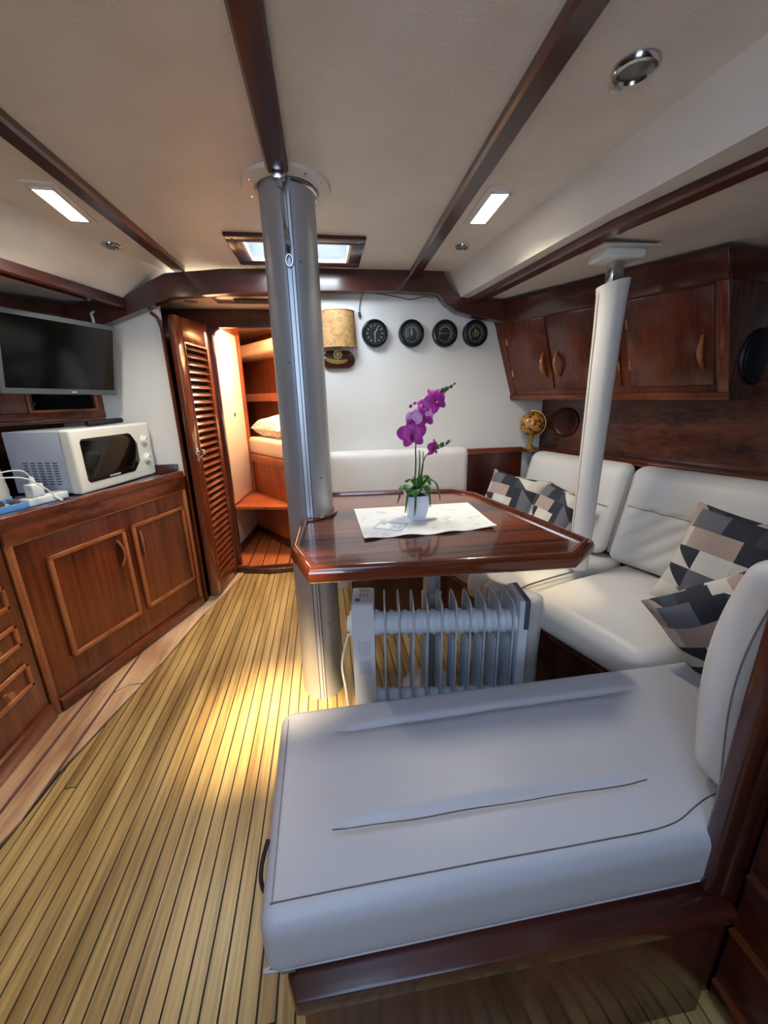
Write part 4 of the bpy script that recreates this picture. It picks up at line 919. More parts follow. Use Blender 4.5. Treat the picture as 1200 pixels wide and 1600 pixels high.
# ================================================================== SEATING
def slab(name, quad, z0, z1, r, mat='leather', puff=0.012, wr=0.003, segs=(18, 12, 3), dent=None, label='', group=None):
    q = [V((a, b, 0)) for a, b in quad]; hz = (z1 - z0) / 2
    lx = ((q[1] - q[0]).length + (q[2] - q[3]).length) / 4; ly = ((q[3] - q[0]).length + (q[2] - q[1]).length) / 4
    def f(x, y, z):
        s, t = (x + lx) / (2 * lx), (y + ly) / (2 * ly); p = bil(q, s, t); a, b = 2 * s - 1, 2 * t - 1
        zz = z0 + hz + z
        k = max(0, 1 - abs(a) ** 3) * max(0, 1 - abs(b) ** 3)
        if z > 0: zz += (puff * k + wr * math.sin(p.x * 17 + p.y * 9) * math.sin(p.y * 21 - p.x * 6) * k + (dent(s, t, p) if dent else 0)) * z / hz
        return V((p.x, p.y, zz))
    b_ = nb(); rbox(b_, (lx, ly, hz), r, segs, f)
    return tag(obj(name, b_, mat, smooth=60), label, 'cushion', group), f, lx, ly, hz
# near seat: box, cushion
nbx = thing('seat_box', (0.3, 0.62, 0), 'dark mahogany box under the large near cushion', 'box')
bm = nb(); prism(bm, W, [(-0.095, 0.43), (-0.065, 0.405), (0.68, 0.393), (0.68, 0.86), (-0.095, 0.86)], 0.0, 0.262, 0.004); obj('front_panel', bm, 'dark_mahogany_z', nbx)
bm = nb(); prism(bm, W, [(-0.115, 0.435), (-0.10, 0.402), (0.698, 0.390), (0.698, 0.875), (-0.115, 0.875)], 0.262, 0.30, 0.005); obj('top_ledge', bm, 'dark_mahogany_x', nbx)
def dent(s, t, p):
    d = 0
    for (ya, yb_, x0, x1) in ((0.783, 0.786, -0.01, 0.78), (0.557, 0.547, -0.03, 0.62)):
        yl = ya + (yb_ - ya) * (p.x - x0) / (x1 - x0); kx = max(0, min(1, (p.x - x0) / 0.05 + 0.3, (x1 - p.x) / 0.06 + 0.3))
        d -= 0.010 * kx * math.exp(-((p.y - yl) / 0.011) ** 2)
    return d
nq = [(-0.150, 0.432), (0.715, 0.432), (1.14, 0.885), (-0.155, 0.885)]
nc, f_, lx_, ly_, hz_ = slab('seat_cushion', nq, 0.303, 0.435, 0.032, puff=0.014, wr=0.002, segs=(48, 64, 4), dent=dent, mat='leather_grey_shaded', label='large white seat cushion with two stitched creases in the foreground')
def top_at(x, y):
    # height of the near cushion's top at a world point
    q = nq; s_lo, s_hi = 0.0, 1.0; t = (y - 0.432) / (0.885 - 0.432)
    xa = q[0][0] + (q[3][0] - q[0][0]) * t; xb = q[1][0] + (q[2][0] - q[1][0]) * t; s = (x - xa) / (xb - xa)
    p = f_(2 * lx_ * s - lx_, 2 * ly_ * t - ly_, hz_); return p.z
def seam(pts, r, mat, parent, dz=0.0005):
    b_ = nb(); tube(b_, [(a, b, top_at(a, b) + dz) for a, b in pts], r, 6); return obj('seam', b_, mat, parent)
seam([(-0.012 + 0.79 * i / 40, 0.783 + 0.003 * i / 40 + 0.0025 * math.sin(i * 0.7) * (i > 20)) for i in range(41)], 0.0012, 'leather_seam', nc)
seam([(-0.03 + 0.65 * i / 40, 0.557 - 0.010 * i / 40 + 0.001 * math.sin(i * 0.5)) for i in range(41)], 0.0012, 'dark_seam', nc)
fr = [(-0.133 + 0.66 * i / 40, 0.462 - 0.003 * i / 40) for i in range(41)]; fr = fr[:-1] + [(p.x, p.y) for p in catmull([(*fr[-1], 0), (0.575, 0.461, 0), (0.62, 0.468, 0), (0.665, 0.483, 0), (0.71, 0.497, 0), (0.76, 0.505, 0)], 6)]
seam(fr, 0.0013, 'dark_seam', nc, 0.0)
seam([(-0.130 - 0.003 * i / 20, 0.462 + 0.385 * i / 20) for i in range(21)], 0.0012, 'leather_seam', nc, 0.0)
# bottom piping of the near cushion, zip end and strap
bm = nb(); pth = [(-0.148, 0.86, 0.318), (-0.150, 0.60, 0.318), (-0.147, 0.47, 0.318), (-0.136, 0.447, 0.318), (-0.115, 0.437, 0.318), (0.3, 0.436, 0.318), (0.66, 0.436, 0.318), (0.70, 0.444, 0.318), (0.75, 0.48, 0.318)]
tube(bm, catmull(pth, 6), 0.0022, 6); obj('piping', bm, 'leather_grey_shaded', nc)
bm = nb(); wbox(bm, -0.125, -0.100, 0.4345, 0.441, 0.309, 0.317, 0.002); obj('zip_pull', bm, 'zip_metal', nc)
bm = nb(); tube(bm, catmull([(-0.150, 0.57, 0.425), (-0.160, 0.555, 0.40), (-0.164, 0.540, 0.38), (-0.160, 0.53, 0.360), (-0.150, 0.525, 0.345)], 6), 0.004, 6); obj('strap', bm, 'strap_black', nc)
# partition with its end post, backrest cushion in front, chart-table drawers aft of it
pt = thing('partition', (1.1, 0.43, 0), 'dark wooden partition with rounded end post right of the near cushion', 'partition')
bm = nb(); wbox(bm, 0.69, 2.05, 0.415, 0.445, 0.0, 0.96, 0.003); obj('panel', bm, 'dark_mahogany_z', pt)
bm = nb(); wbox(bm, 0.658, 0.70, 0.418, 0.452, 0.302, 0.98, 0.008, 3); obj('end_post', bm, 'dark_mahogany_z', pt)
bm = nb(); wbox(bm, 0.652, 2.05, 0.40, 0.457, 0.98, 1.01, 0.008, 3); obj('cap_rail', bm, 'mahogany_x', pt)
bm = nb()
def abk(x, y, z):
    k = max(0, 1 - (abs(x) / 0.31) ** 4) * max(0, 1 - (abs(z) / 0.24) ** 4)
    return V((1.045 + x + 0.018 * (z / 0.24) * (x < 0) - 0.02 * math.cos(z * 7) * (x < 0), 0.518 + y + (0.03 * k if y > 0 else 0) + 0.012 * math.sin(z * 9 + 1) + 0.006 * math.sin(x * 40) * k, 0.690 + z))
rbox(bm, (0.31, 0.05, 0.235), 0.035, (18, 3, 18), abk); ab = tag(obj('back_cushion', bm, 'leather', smooth=60), 'white back cushion upright against the dark partition at right edge', 'cushion')
bm = nb(); tube(bm, [abk(-0.305, -0.022, -0.21 + 0.42 * i / 16) + V((-0.004, 0, 0)) for i in range(17)], 0.002, 6); obj('piping', bm, 'leather_seam', ab)
nav = thing('chart_table', (1.2, 0.1, 0), 'dark wooden chart table with drawers at the lower right edge', 'chart table')
bm = nb(); wbox(bm, 0.728, 1.9, -0.9, 0.412, 0.0, 0.90); obj('body', bm, 'dark_mahogany_z', nav)
for z0, z1 in ((0.02, 0.07), (0.085, 0.222), (0.24, 0.367), (0.385, 0.542), (0.56, 0.72)):
    bm = nb(); wbox(bm, 0.712, 0.73, -0.5, 0.402, z0, z1, 0.004); dr = obj('drawer', bm, 'dark_mahogany_y', nav)
    bm = nb(); wbox(bm, 0.703, 0.73, -0.5, 0.402, z1 + 0.001, z1 + 0.012, 0.003); obj('ledge', bm, 'mahogany_y', dr)

# right settee
rb = thing('settee_bench', (1.2, 1.3, 0), 'dark wooden bench carrying the right settee cushions', 'bench')
bm = nb(); prism(bm, W, [(0.84, 1.38), (0.96, 0.89), (1.16, 0.455), (1.95, 0.455), (1.90, 0.9), (1.50, 1.75), (1.24, 2.38), (0.10, 2.38), (0.10, 1.98), (0.62, 1.98)], 0.0, 0.28, 0.003); obj('body', bm, 'dark_mahogany_z', rb)
bm = nb(); prism(bm, W, [(0.80, 1.38), (0.93, 0.89), (1.15, 0.455), (1.95, 0.455), (1.90, 0.9), (1.50, 1.75), (1.24, 2.38), (0.06, 2.38), (0.06, 1.94), (0.60, 1.94)], 0.28, 0.30, 0.004); obj('seat_board', bm, 'dark_mahogany_y', rb)
sc1, *_ = slab('settee_cushion', [(0.765, 1.365), (0.915, 0.90), (1.68, 0.90), (1.42, 1.57)], 0.302, 0.44, 0.05, puff=0.02, wr=0.006, segs=(24, 20, 3), label='white settee seat cushion nearest the viewer along the right side')
sc2, *_ = slab('settee_cushion', [(0.60, 1.60), (0.765, 1.385), (1.42, 1.59), (1.22, 2.10)], 0.302, 0.44, 0.05, puff=0.016, wr=0.004, segs=(16, 20, 3), label='white settee seat cushion beyond the white padded pole')
sc3, *_ = slab('settee_cushion', [(0.05, 1.90), (0.58, 1.90), (1.10, 2.06), (0.98, 2.27)], 0.302, 0.44, 0.05, puff=0.01, label='white settee seat cushion along the dial bulkhead behind the table') if False else slab('settee_cushion', [(0.04, 1.93), (0.86, 1.93), (0.86, 2.27), (0.04, 2.27)], 0.302, 0.44, 0.045, puff=0.01, label='white settee seat cushion along the dial bulkhead behind the table')
bm = nb(); tube(bm, catmull([(0.735, 1.372, 0.33), (0.738, 1.373, 0.41), (0.775, 1.385, 0.446), (0.9, 1.42, 0.456), (1.05, 1.465, 0.456)], 6), 0.0035, 6); obj('piping', bm, 'dark_seam', sc1)
# leaning backs of the right settee
def back(name, b0, b1, lean, z0, z1, th, label, bulge=0.02, creases=0.0, segs=(22, 3, 16)):
    b0, b1 = V((*b0, 0)), V((*b1, 0)); u = (b1 - b0).normalized(); out = V((-u.y, u.x, 0)); L = (b1 - b0).length; H_ = z1 - z0
    def f(x, y, z):
        s, t = (x + L / 2) / L, (z + H_ / 2) / H_; k = max(0, 1 - abs(2 * s - 1) ** 4) * max(0, 1 - abs(2 * t - 1) ** 4)
        p = b0 + u * (s * L) + out * (y + th / 2 + lean * t - 0.0) + V((0, 0, z0 + t * H_))
        if y < 0:
            p -= out * bulge * k * (1 + 0.3 * math.cos(t * 6))
            seamd = math.exp(-((t - 0.58 + 0.05 * (s - 0.5)) / 0.03) ** 2); p += out * 0.010 * seamd * k
            if creases: p += out * creases * k * math.sin((s * 1.6 - t * 1.0) * 34) * math.exp(-(s / 0.35) ** 2 if True else 0) * (t < 0.62)
        return p
    b_ = nb(); rbox(b_, (L / 2, th / 2, H_ / 2), 0.045, segs, f); o = tag(obj(name, b_, 'leather', smooth=60), label, 'cushion')
    return o, f, L, H_
bk1, fb1, L1, H1 = back('back_cushion', (1.265, 1.560), (1.56, 0.80), 0.13, 0.456, 0.887, 0.11, 'long white leaning back cushion under the overhead cabinet at right', 0.022, 0.010, (60, 3, 44))
bk2, fb2, L2, H2 = back('back_cushion', (1.085, 2.17), (1.255, 1.590), 0.13, 0.456, 0.887, 0.10, 'shorter white leaning back cushion beside the globe', 0.02, 0.003)
for bk, fbb, Lx, Hx in ((bk1, fb1, L1, H1), (bk2, fb2, L2, H2)):
    bm = nb(); tube(bm, [fbb(-Lx / 2 + 0.03 + (Lx - 0.06) * i / 20, -0.058, (0.58 - 0.05 * (i / 20 - 0.5)) * Hx - Hx / 2) for i in range(21)], 0.002, 6); obj('seam', bm, 'leather_seam', bk)
bm = nb(); tube(bm, [fb1(-L1 / 2 + 0.012, -0.055, -H1 / 2 + 0.04 + (H1 - 0.08) * i / 20) for i in range(21)], 0.004, 6); obj('piping', bm, 'leather_seam', bk1)
# far back rest and corner panel
def fback(x, y, z):
    k = max(0, 1 - abs(x / 0.425) ** 4) * max(0, 1 - abs(z / 0.19) ** 4)
    p = V((0.437 + x, 2.335 + y, 0.722 + z))
    if y < 0: p.y += -0.014 * k + 0.012 * k * math.exp(-((z + 0.07) / 0.012) ** 2) + 0.004 * k * math.sin(x * 60) * math.exp(-((x - 0.1) / 0.1) ** 2)
    return p
bm = nb(); rbox(bm, (0.425, 0.05, 0.19), 0.04, (28, 2, 24), fback); fbk = tag(obj('back_cushion', bm, 'leather', smooth=60), 'white back cushion below the four dials behind the table', 'cushion')
bm = nb(); tube(bm, [fback(-0.41 + 0.82 * i / 20, -0.051, -0.07) for i in range(21)], 0.002, 6); obj('seam', bm, 'leather_seam', fbk)
cp = thing('corner_panel', (1.03, 2.38, 0.44), 'dark wooden corner panel between the far and right back cushions', 'panel')
bm = nb(); wbox(bm, 0.87, 1.24, 2.372, 2.395, 0.44, 0.86); obj('board', bm, 'dark_mahogany_z', cp)
bm = nb(); wbox(bm, 0.865, 1.24, 2.362, 2.396, 0.855, 0.89, 0.004); obj('cap', bm, 'mahogany_x', cp)
bm = nb(); lathe(bm, (1.06, 2.373, 0.69), (0, -1, 0), [(0.011, 0), (0.011, 0.002)], 14); obj('finger_hole', bm, 'black_gap', cp)
# shelf behind the right back cushions
bm = nb(); prism(bm, W, [(1.24, 2.39), (1.37, 2.39), (2.06, 0.62), (2.06, 0.46), (1.95, 0.46), (1.53, 1.68), (1.345, 2.26), (1.24, 2.29)], 0.862, 0.882, 0.004)
tag(obj('side_shelf', bm, 'mahogany_y'), 'long wooden shelf behind the right back cushions', 'shelf')
# scatter cushions
def scatter(c, u, v, w, h, th, label):
    o = obj('scatter_cushion', pillow_mesh(c, u, v, None or (0, 0, 1), w, h, th, 18), 'patchwork', recalc=True, smooth=60); tag(o, label, 'cushion', 'patchwork scatter cushions'); return o
scatter((1.315, 0.995, 0.635), (0.32, -0.94, -0.10), (0.163, -0.022, 0.34), 0.42, 0.38, 0.14, 'patchwork scatter cushion, the largest, leaning on the long back cushion')
scatter((1.095, 0.785, 0.585), (0.55, -0.45, 0.50), (-0.40, 0.25, 0.85), 0.36, 0.34, 0.13, 'patchwork scatter cushion tucked against the back cushion at right edge')
scatter((1.03, 2.06, 0.615), (0.55, -0.75, -0.1), (0.35, 0.25, 0.9), 0.34, 0.34, 0.13, 'patchwork scatter cushion in the far corner by the wooden panel')
scatter((1.12, 1.765, 0.60), (0.30, -0.85, -0.15), (0.40, 0.20, 0.9), 0.27, 0.34, 0.13, 'patchwork scatter cushion just behind the white padded pole')
# loose cushion on the floor behind the heater
bm = nb(); FL = Frame((0.714, 1.352, 0.235), (0.71, -0.70, 0.0), (0.0, 0.0, 1.0))
def lc(x, y, z):
    k = max(0, 1 - abs(x / 0.20) ** 4) * max(0, 1 - abs(z / 0.24) ** 4); return FL(x, z, y * (1 + 0.5 * k) * -1 + 0.006 * math.sin(z * 30 + x * 20) * k)
rbox(bm, (0.118, 0.028, 0.235), 0.027, (10, 3, 12), lc); tag(obj('loose_cushion', bm, 'leather', smooth=60), 'spare white cushion standing on the floor behind the radiator', 'cushion')

# ---- padded pole
pole = thing('grab_pole', (1.10, 1.51, 0.44), 'white leather padded pole between the settee and the ceiling', 'pole')
bm = nb(); PX, PY = 1.100, 1.508
pr = [(0.041, 0.455), (0.043, 0.60), (0.045, 1.0), (0.050, 1.45), (0.053, 1.56), (0.057, 1.60)]
n = 28; rings = []
for r_, z in pr: rings.append([bm.verts.new((PX + r_ * math.cos(2 * math.pi * k / n), PY + r_ * math.sin(2 * math.pi * k / n), z + (0.012 * math.cos(2 * math.pi * k / n + 0.6) if z > 1.59 else 0))) for k in range(n)])
for A_, B_ in zip(rings, rings[1:]):
    for k in range(n): bm.faces.new([A_[k], A_[(k + 1) % n], B_[(k + 1) % n], B_[k]])
bm.faces.new(rings[0][::-1]); bm.faces.new(rings[-1]); obj('padded_sleeve', bm, 'leather', pole, smooth=50)
bm = nb(); tube(bm, [(PX - 0.041 - 0.0008, PY, 0.46), (PX - 0.045, PY, 1.0), (PX - 0.0535, PY, 1.57)], 0.0018, 6); obj('stitching', bm, 'leather_seam', pole)
bm = nb(); wbox(bm, PX - 0.022, PX + 0.022, PY - 0.022, PY + 0.022, 1.58, 1.68, 0.004); obj('post', bm, 'steel', pole)
bm = nb(); wbox(bm, PX - 0.080, PX + 0.080, PY - 0.055, PY + 0.055, 1.672, 1.706, 0.012, 3); obj('top_block', bm, 'plastic_white', pole)
bm = nb(); wbox(bm, PX - 0.105, PX + 0.115, PY - 0.075, PY + 0.075, 1.704, 1.7095); obj('plate', bm, 'collar_white', pole)

# ================================================================== OVERHEAD CABINET (right)
FT0, NT0, FB0, NB0 = V((1.01, 2.378, 1.69)), V((1.468, 1.412, 1.69)), V((1.164, 2.40, 1.177)), V((1.622, 1.437, 1.170))
FC = Frame(FB0, NT0 - FT0, FT0 - FB0); LC = (NT0 - FT0).length + 0.0; HC = (FT0 - FB0).length
FC.v = (FT0 - FB0).normalized()
if FC.n.x > 0: FC.n = -FC.n
oc = thing('overhead_cabinet', (1.4, 1.9, 1.17), 'mahogany overhead cabinet with three doors above the right settee', 'cabinet')
sT = (FT0 - FB0).dot(FC.u); s_near = (NB0 - FB0).dot(FC.u)
# body: prism along the slanted front, back against the hull
bm = nb()
outw = V((0.904, 0.428, 0)).normalized()
F4 = [FC(-0.02, 0, -0.004), FC(s_near, 0, -0.004), FC(s_near, HC + 0.018, -0.004), FC(-0.02, HC + 0.018, -0.004)]
Bk = [p + outw * 0.40 for p in F4]
outE = V((0.985, 0.17, 0)).normalized()
for i in (0, 1): Bk[i] = F4[i] + outw * 0.26
Bk[1] = F4[1] + outE * 0.34; Bk[2] = F4[2] + outE * 0.50
a_ = [bm.verts.new(p) for p in F4]; b_ = [bm.verts.new(p) for p in Bk]
bm.faces.new(a_); bm.faces.new(b_[::-1])
for i in range(4): bm.faces.new([a_[i], b_[i], b_[(i + 1) % 4], a_[(i + 1) % 4]])
obj('body', bm, 'locker_wood', oc)
def crect(name, a0, a1, b0, b1, d0, d1, mat, par=None, bev=0.003):
    b_ = nb(); fbox(b_, FC, a0, a1, b0, b1, d0, d1, bev); return obj(name, b_, mat, par or oc)
def cs(x, y): return (V((x, y, 0)) - V((FB0.x, FB0.y, 0))).dot(V((FC.u.x, FC.u.y, 0)))
crect('bottom_rail', -0.02, s_near + 0.004, 0.0, 0.030, -0.012, 0.010, 'trim_wood_x' if False else 'mahogany_y')
crect('top_rail', -0.02, s_near + 0.004, HC - 0.092, HC + 0.018, -0.01, 0.009, 'dark_mahogany_y')
crect('end_stile', s_near - 0.034, s_near + 0.004, 0.03, HC - 0.092, -0.01, 0.007, 'mahogany_z')
crect('stile', -0.02, 0.035, 0.03, HC - 0.092, -0.01, 0.003, 'locker_wood')
sd1, sd2 = cs(1.25, 2.10), cs(1.437, 1.776)
for (a0, a1, hp) in ((0.04, sd1 - 0.006, 'r'), (sd1 + 0.006, sd2 - 0.02, 'l'), (sd2 + 0.02, s_near - 0.044, 'r')):
    d = crect('door', a0, a1, 0.062, HC - 0.100, -0.006, 0.006, 'locker_wood', None, 0.003)
    hc = a1 - 0.035 if hp == 'r' else a0 + 0.035
    bm = nb(); pts_ = [FC(hc, 0.125 + 0.135 * i / 12, 0.006 + 0.030 * math.sin(math.pi * i / 12)) for i in range(13)]
    tube(bm, pts_, 0.008, 10, radii=[0.005 + 0.006 * math.sin(math.pi * i / 12) for i in range(13)]); obj('handle', bm, 'trim_wood_z', d)
    for zz in (0.16, 0.34):
        ah = (a0 + 0.004) if hp == 'r' else (a1 - 0.004)
        bm = nb(); fbox(bm, FC, ah - 0.003, ah + 0.003, zz - 0.02, zz + 0.02, 0.005, 0.008, 0.001, 1); obj('hinge', bm, 'brass', d)
# end panel with speaker
FE = Frame(FC(s_near + 0.001, 0, -0.004), outE, (0, 0, 1)); FE.v = FC.v.copy(); FE.n = V((outE.y, -outE.x, 0)); lean_n = FE.u.cross(FE.v).normalized(); FE.n = lean_n if lean_n.y < 0 else -lean_n
bm = nb(); fbox(bm, FE, -0.004, 0.36, -0.005, HC - 0.09, 0.0, 0.006, 0.002); obj('end_panel', bm, 'speaker_panel', oc)
bm = nb(); fbox(bm, FE, -0.006, 0.48, HC - 0.095, HC + 0.005, 0.0, 0.012, 0.003); obj('end_top_rail', bm, 'dark_mahogany_x', oc)
spk = thing('wall_speaker', FE(0.16, 0.185, 0.006), 'round black speaker on the end of the overhead cabinet', 'speaker')
bm = nb(); lathe(bm, FE(0.15, 0.165, 0.006), FE.n, [(0.105, 0), (0.107, 0.006), (0.101, 0.014), (0.094, 0.016)], 40, 1.0, 1.0); obj('bezel', bm, 'rubber_black', spk)
bm = nb(); lathe(bm, FE(0.15, 0.165, 0.017), FE.n, [(0.094, 0), (0.088, 0.007), (0.05, 0.014), (0.005, 0.017)], 40); obj('grille', bm, 'speaker_blue', spk)
# round wooden cover on the panelling and the globe
wdir = (V((2.08, 0.6, 0)) - V((1.36, 2.42, 0))).normalized(); wn = V((wdir.y, -wdir.x, 0))
bm = nb(); cc = V((1.36, 2.42, 1.045)) + wdir * 0.20 + wn * 0.001
lathe(bm, cc, wn, [(0.085, 0), (0.085, 0.010), (0.076, 0.014), (0.070, 0.012), (0.060, 0.008)], 36); tag(obj('porthole_cover', bm, 'dark_mahogany_x'), 'round dark wooden cover on the panelling beside the globe', 'cover')
glb = thing('globe', (1.268, 2.325, 0.883), 'small brown antique globe on a brass stand on the side shelf', 'globe')
GZ = 1.035
bm = nb(); bmesh.ops.create_uvsphere(bm, u_segments=32, v_segments=20, radius=0.072, matrix=Matrix.Translation((1.268, 2.325, GZ))); obj('sphere', bm, 'globe_map', glb)
bm = nb(); lathe(bm, (1.268, 2.325, 0.883), (0, 0, 1), [(0.036, 0), (0.037, 0.006), (0.022, 0.014), (0.008, 0.028), (0.010, 0.045), (0.016, 0.070), (0.020, 0.088)], 24); obj('stand', bm, 'brass', glb)
bm = nb(); tube(bm, [(1.268 + 0.080 * math.cos(a) * 0.9, 2.325 - 0.080 * math.cos(a) * 0.4, GZ + 0.080 * math.sin(a)) for a in [math.radians(d) for d in range(-100, 101, 10)]], 0.0035, 6); obj('meridian_arm', bm, 'brass', glb)

# ================================================================== DIALS, LAMP, WIRE ON THE BULKHEAD
FWl = Frame((0, 2.40, 0), (1, 0, 0), (0, 0, 1))     # n points to -y
def gauge(x, kind, label):
    zc = 1.553; g = thing('dial_gauge', (x, 2.395, zc), label, 'gauge', 'round dials on the bulkhead'); R_ = 0.073
    def c(a, b, d): return FWl(x + a, zc + b, d)
    bm = nb(); lathe(bm, c(0, 0, 0), (0, -1, 0), [(R_, 0), (R_, 0.022), (R_ - 0.003, 0.028), (R_ - 0.010, 0.030), (R_ - 0.013, 0.026), (R_ - 0.015, 0.020)], 48); obj('case', bm, 'gauge_black', g)
    bm = nb(); lathe(bm, c(0, 0, 0.0195), (0, -1, 0), [(R_ - 0.014, 0), (R_ - 0.0145, 0.0012)], 48); fc = obj('face', bm, 'gauge_face', g)
    bm = nb()
    for k in range(24 if kind != 'clock' else 12):
        nn = 24 if kind != 'clock' else 12; t = 2 * math.pi * k / nn
        if kind == 'hygro' and -2.0 < math.atan2(math.cos(t), math.sin(t)) < -1.1: continue
        r0, r1 = (0.040, 0.047) if k % 2 == 0 else (0.042, 0.046); w_ = 0.0014
        u_ = V((math.cos(t), math.sin(t), 0)); Fk = Frame(c(0, 0, 0.0207), V((u_.x, 0, u_.y)), V((-u_.y, 0, u_.x))); Fk.n = V((0, -1, 0)); fbox(bm, Fk, r0 if kind != 'clock' else 0.036, r1, -w_, w_, 0, 0.0006)
    obj('dial_marks', bm, 'gauge_mark', fc)
    def ring(r, wd, mat, a0=0, a1=360):
        b2 = nb(); tube(b2, [c(r * math.cos(math.radians(a)), r * math.sin(math.radians(a)), 0.0212) for a in range(a0, a1 + 1, 10)], wd, 5); obj('scale_ring', b2, mat, fc)
    def hand(ang, ln, wd, mat):
        t = math.radians(ang); Fk = Frame(c(0, 0, 0.0222), V((math.cos(t), 0, math.sin(t))), V((-math.sin(t), 0, math.cos(t)))); Fk.n = V((0, -1, 0))
        b2 = nb(); prism(b2, Fk, [(-0.010, -wd), (ln * 0.8, -wd), (ln, 0), (ln * 0.8, wd), (-0.010, wd)], 0, 0.001); obj('hand', b2, mat, fc)
    if kind == 'clock': hand(60, 0.030, 0.0022, 'gauge_mark'); hand(-88, 0.036, 0.0016, 'gauge_mark'); hand(65, 0.040, 0.0012, 'gauge_gold')
    elif kind == 'thermo':
        b2 = nb(); lathe(b2, c(0, 0, 0.0208), (0, -1, 0), [(0.034, 0), (0.033, 0.0006)], 36); obj('inner_disc', b2, 'gauge_inner', fc); ring(0.034, 0.0012, 'gauge_mark', -40, 220); hand(92, 0.032, 0.0016, 'gauge_mark'); hand(-88, 0.012, 0.003, 'gauge_mark')
    elif kind == 'hygro': ring(0.034, 0.0014, 'gauge_mark', -50, 200); hand(180, 0.034, 0.0014, 'gauge_mark'); hand(0, 0.028, 0.0014, 'gauge_gold')
    else:
        ring(0.036, 0.0014, 'gauge_mark', 100, 230); ring(0.036, 0.0014, 'gauge_gold', -50, 80); ring(0.016, 0.0022, 'gauge_gold'); hand(200, 0.022, 0.0018, 'gauge_gold'); hand(100, 0.026, 0.0018, 'gauge_mark')
    bm = nb(); lathe(bm, c(0, 0, 0.022), (0, -1, 0), [(0.004, 0), (0.003, 0.003)], 12); obj('hub', bm, 'gauge_gold', fc)
gauge(0.317, 'clock', 'round black clock dial with white hands, nearest the map lamp')
gauge(0.526, 'thermo', 'round black dial with grey centre and upright needle, second from the lamp')
gauge(0.722, 'hygro', 'round black dial with level needle, third from the lamp')
gauge(0.903, 'baro', 'round black dial with gold markings, nearest the overhead cabinet')
# map lamp
lam = thing('wall_lamp', (0.115, 2.395, 1.42), 'wall lamp with antique map shade and brass ship ornament', 'lamp')
def stadium(cx, cz, hw, hh, r, n=8):
    out = []
    for sx, sz, a0 in ((1, 1, 0), (-1, 1, 90), (-1, -1, 180), (1, -1, 270)):
        for i in range(n + 1):
            a = math.radians(a0 + 90 * i / n); out.append((cx + sx * (hw - r) + r * math.cos(a), cz + sz * (hh - r) + r * math.sin(a)))
    return out
bm = nb(); prism(bm, FWl, stadium(0.108, 1.418, 0.092, 0.047, 0.045), 0.0, 0.016, 0.004, 2); obj('plaque', bm, 'dark_mahogany_x', lam)
# half-round shade
bm = nb(); n = 20; ins, out_ = [], []
def sh(r, a, z): return V((0.118 + r * 1.0 * math.cos(a) , 2.394 - 0.072 * (r / 0.094) * math.sin(a), z))
for z_, r_ in ((1.480, 0.097), (1.580, 0.093), (1.665, 0.088)):
    out_.append([bm.verts.new(sh(r_, math.pi * k / n, z_)) for k in range(n + 1)]); ins.append([bm.verts.new(sh(r_ - 0.002, math.pi * k / n, z_)) for k in range(n + 1)])
for j in range(2):
    for k in range(n):
        bm.faces.new([out_[j][k], out_[j][k + 1], out_[j + 1][k + 1], out_[j + 1][k]]); bm.faces.new([ins[j][k], ins[j + 1][k], ins[j + 1][k + 1], ins[j][k + 1]])
for k in range(n):
    bm.faces.new([out_[0][k], ins[0][k], ins[0][k + 1], out_[0][k + 1]]); bm.faces.new([out_[2][k], out_[2][k + 1], ins[2][k + 1], ins[2][k]])
for k in (0, n):
    for j in range(2): bm.faces.new([out_[j][k], out_[j + 1][k], ins[j + 1][k], ins[j][k]])
shd = obj('shade', bm, 'map_shade', lam)
bm = nb(); rnd = random.Random(3)
def coast(cx, cz, n_, sp, r=0.0012):
    p = V((cx, cz, 0)); pts_ = []
    d = rnd.random() * 6.28
    for i in range(n_):
        a = p.x; zz = max(1.49, min(1.655, p.y)); rr = 0.094 + 0.0 - (zz - 1.48) * 0.05 + 0.003
        a = max(0.35, min(2.8, a)); pts_.append(sh(rr, a, zz)); d += rnd.uniform(-1.1, 1.1); p = p + V((math.cos(d) * sp * 10, math.sin(d) * sp, 0))
    tube(bm, pts_, r, 5)
for cx, cz, n_ in ((0.9, 1.60, 9), (0.75, 1.55, 8), (1.9, 1.52, 8), (2.3, 1.59, 8), (1.5, 1.54, 8), (1.3, 1.53, 7), (2.1, 1.50, 6), (0.6, 1.52, 7)): coast(cx, cz, n_, 0.007)
tube(bm, [sh(0.0925, 1.55 + 0.12 * math.cos(a), 1.612 + 0.010 * math.sin(a)) for a in [i * math.pi / 6 for i in range(12)]], 0.001, 5, closed=True)
obj('map_drawing', bm, 'map_ink', shd)
for z_, r_ in ((1.481, 0.0975), (1.664, 0.0885)):
    bm = nb(); tube(bm, [sh(r_, math.pi * k / n, z_) for k in range(n + 1)], 0.0028, 6); obj('shade_band', bm, 'map_shade', shd)
bm = nb(); cx, cz = 0.105, 1.444; yw = 2.40 - 0.024
tube(bm, [(cx + 0.020 * math.cos(a), yw, cz + 0.020 * math.sin(a)) for a in [i * math.pi / 10 for i in range(20)]], 0.0032, 6, closed=True)
tube(bm, [(cx + 0.008 * math.cos(a), yw, cz + 0.008 * math.sin(a)) for a in [i * math.pi / 6 for i in range(12)]], 0.003, 6, closed=True)
for k in range(8):
    a = k * math.pi / 4; tube(bm, [(cx + 0.004 * math.cos(a), yw, cz + 0.004 * math.sin(a)), (cx + 0.027 * math.cos(a), yw, cz + 0.027 * math.sin(a))], 0.0018, 6)
obj('ship_wheel', bm, 'brass_pale', lam)
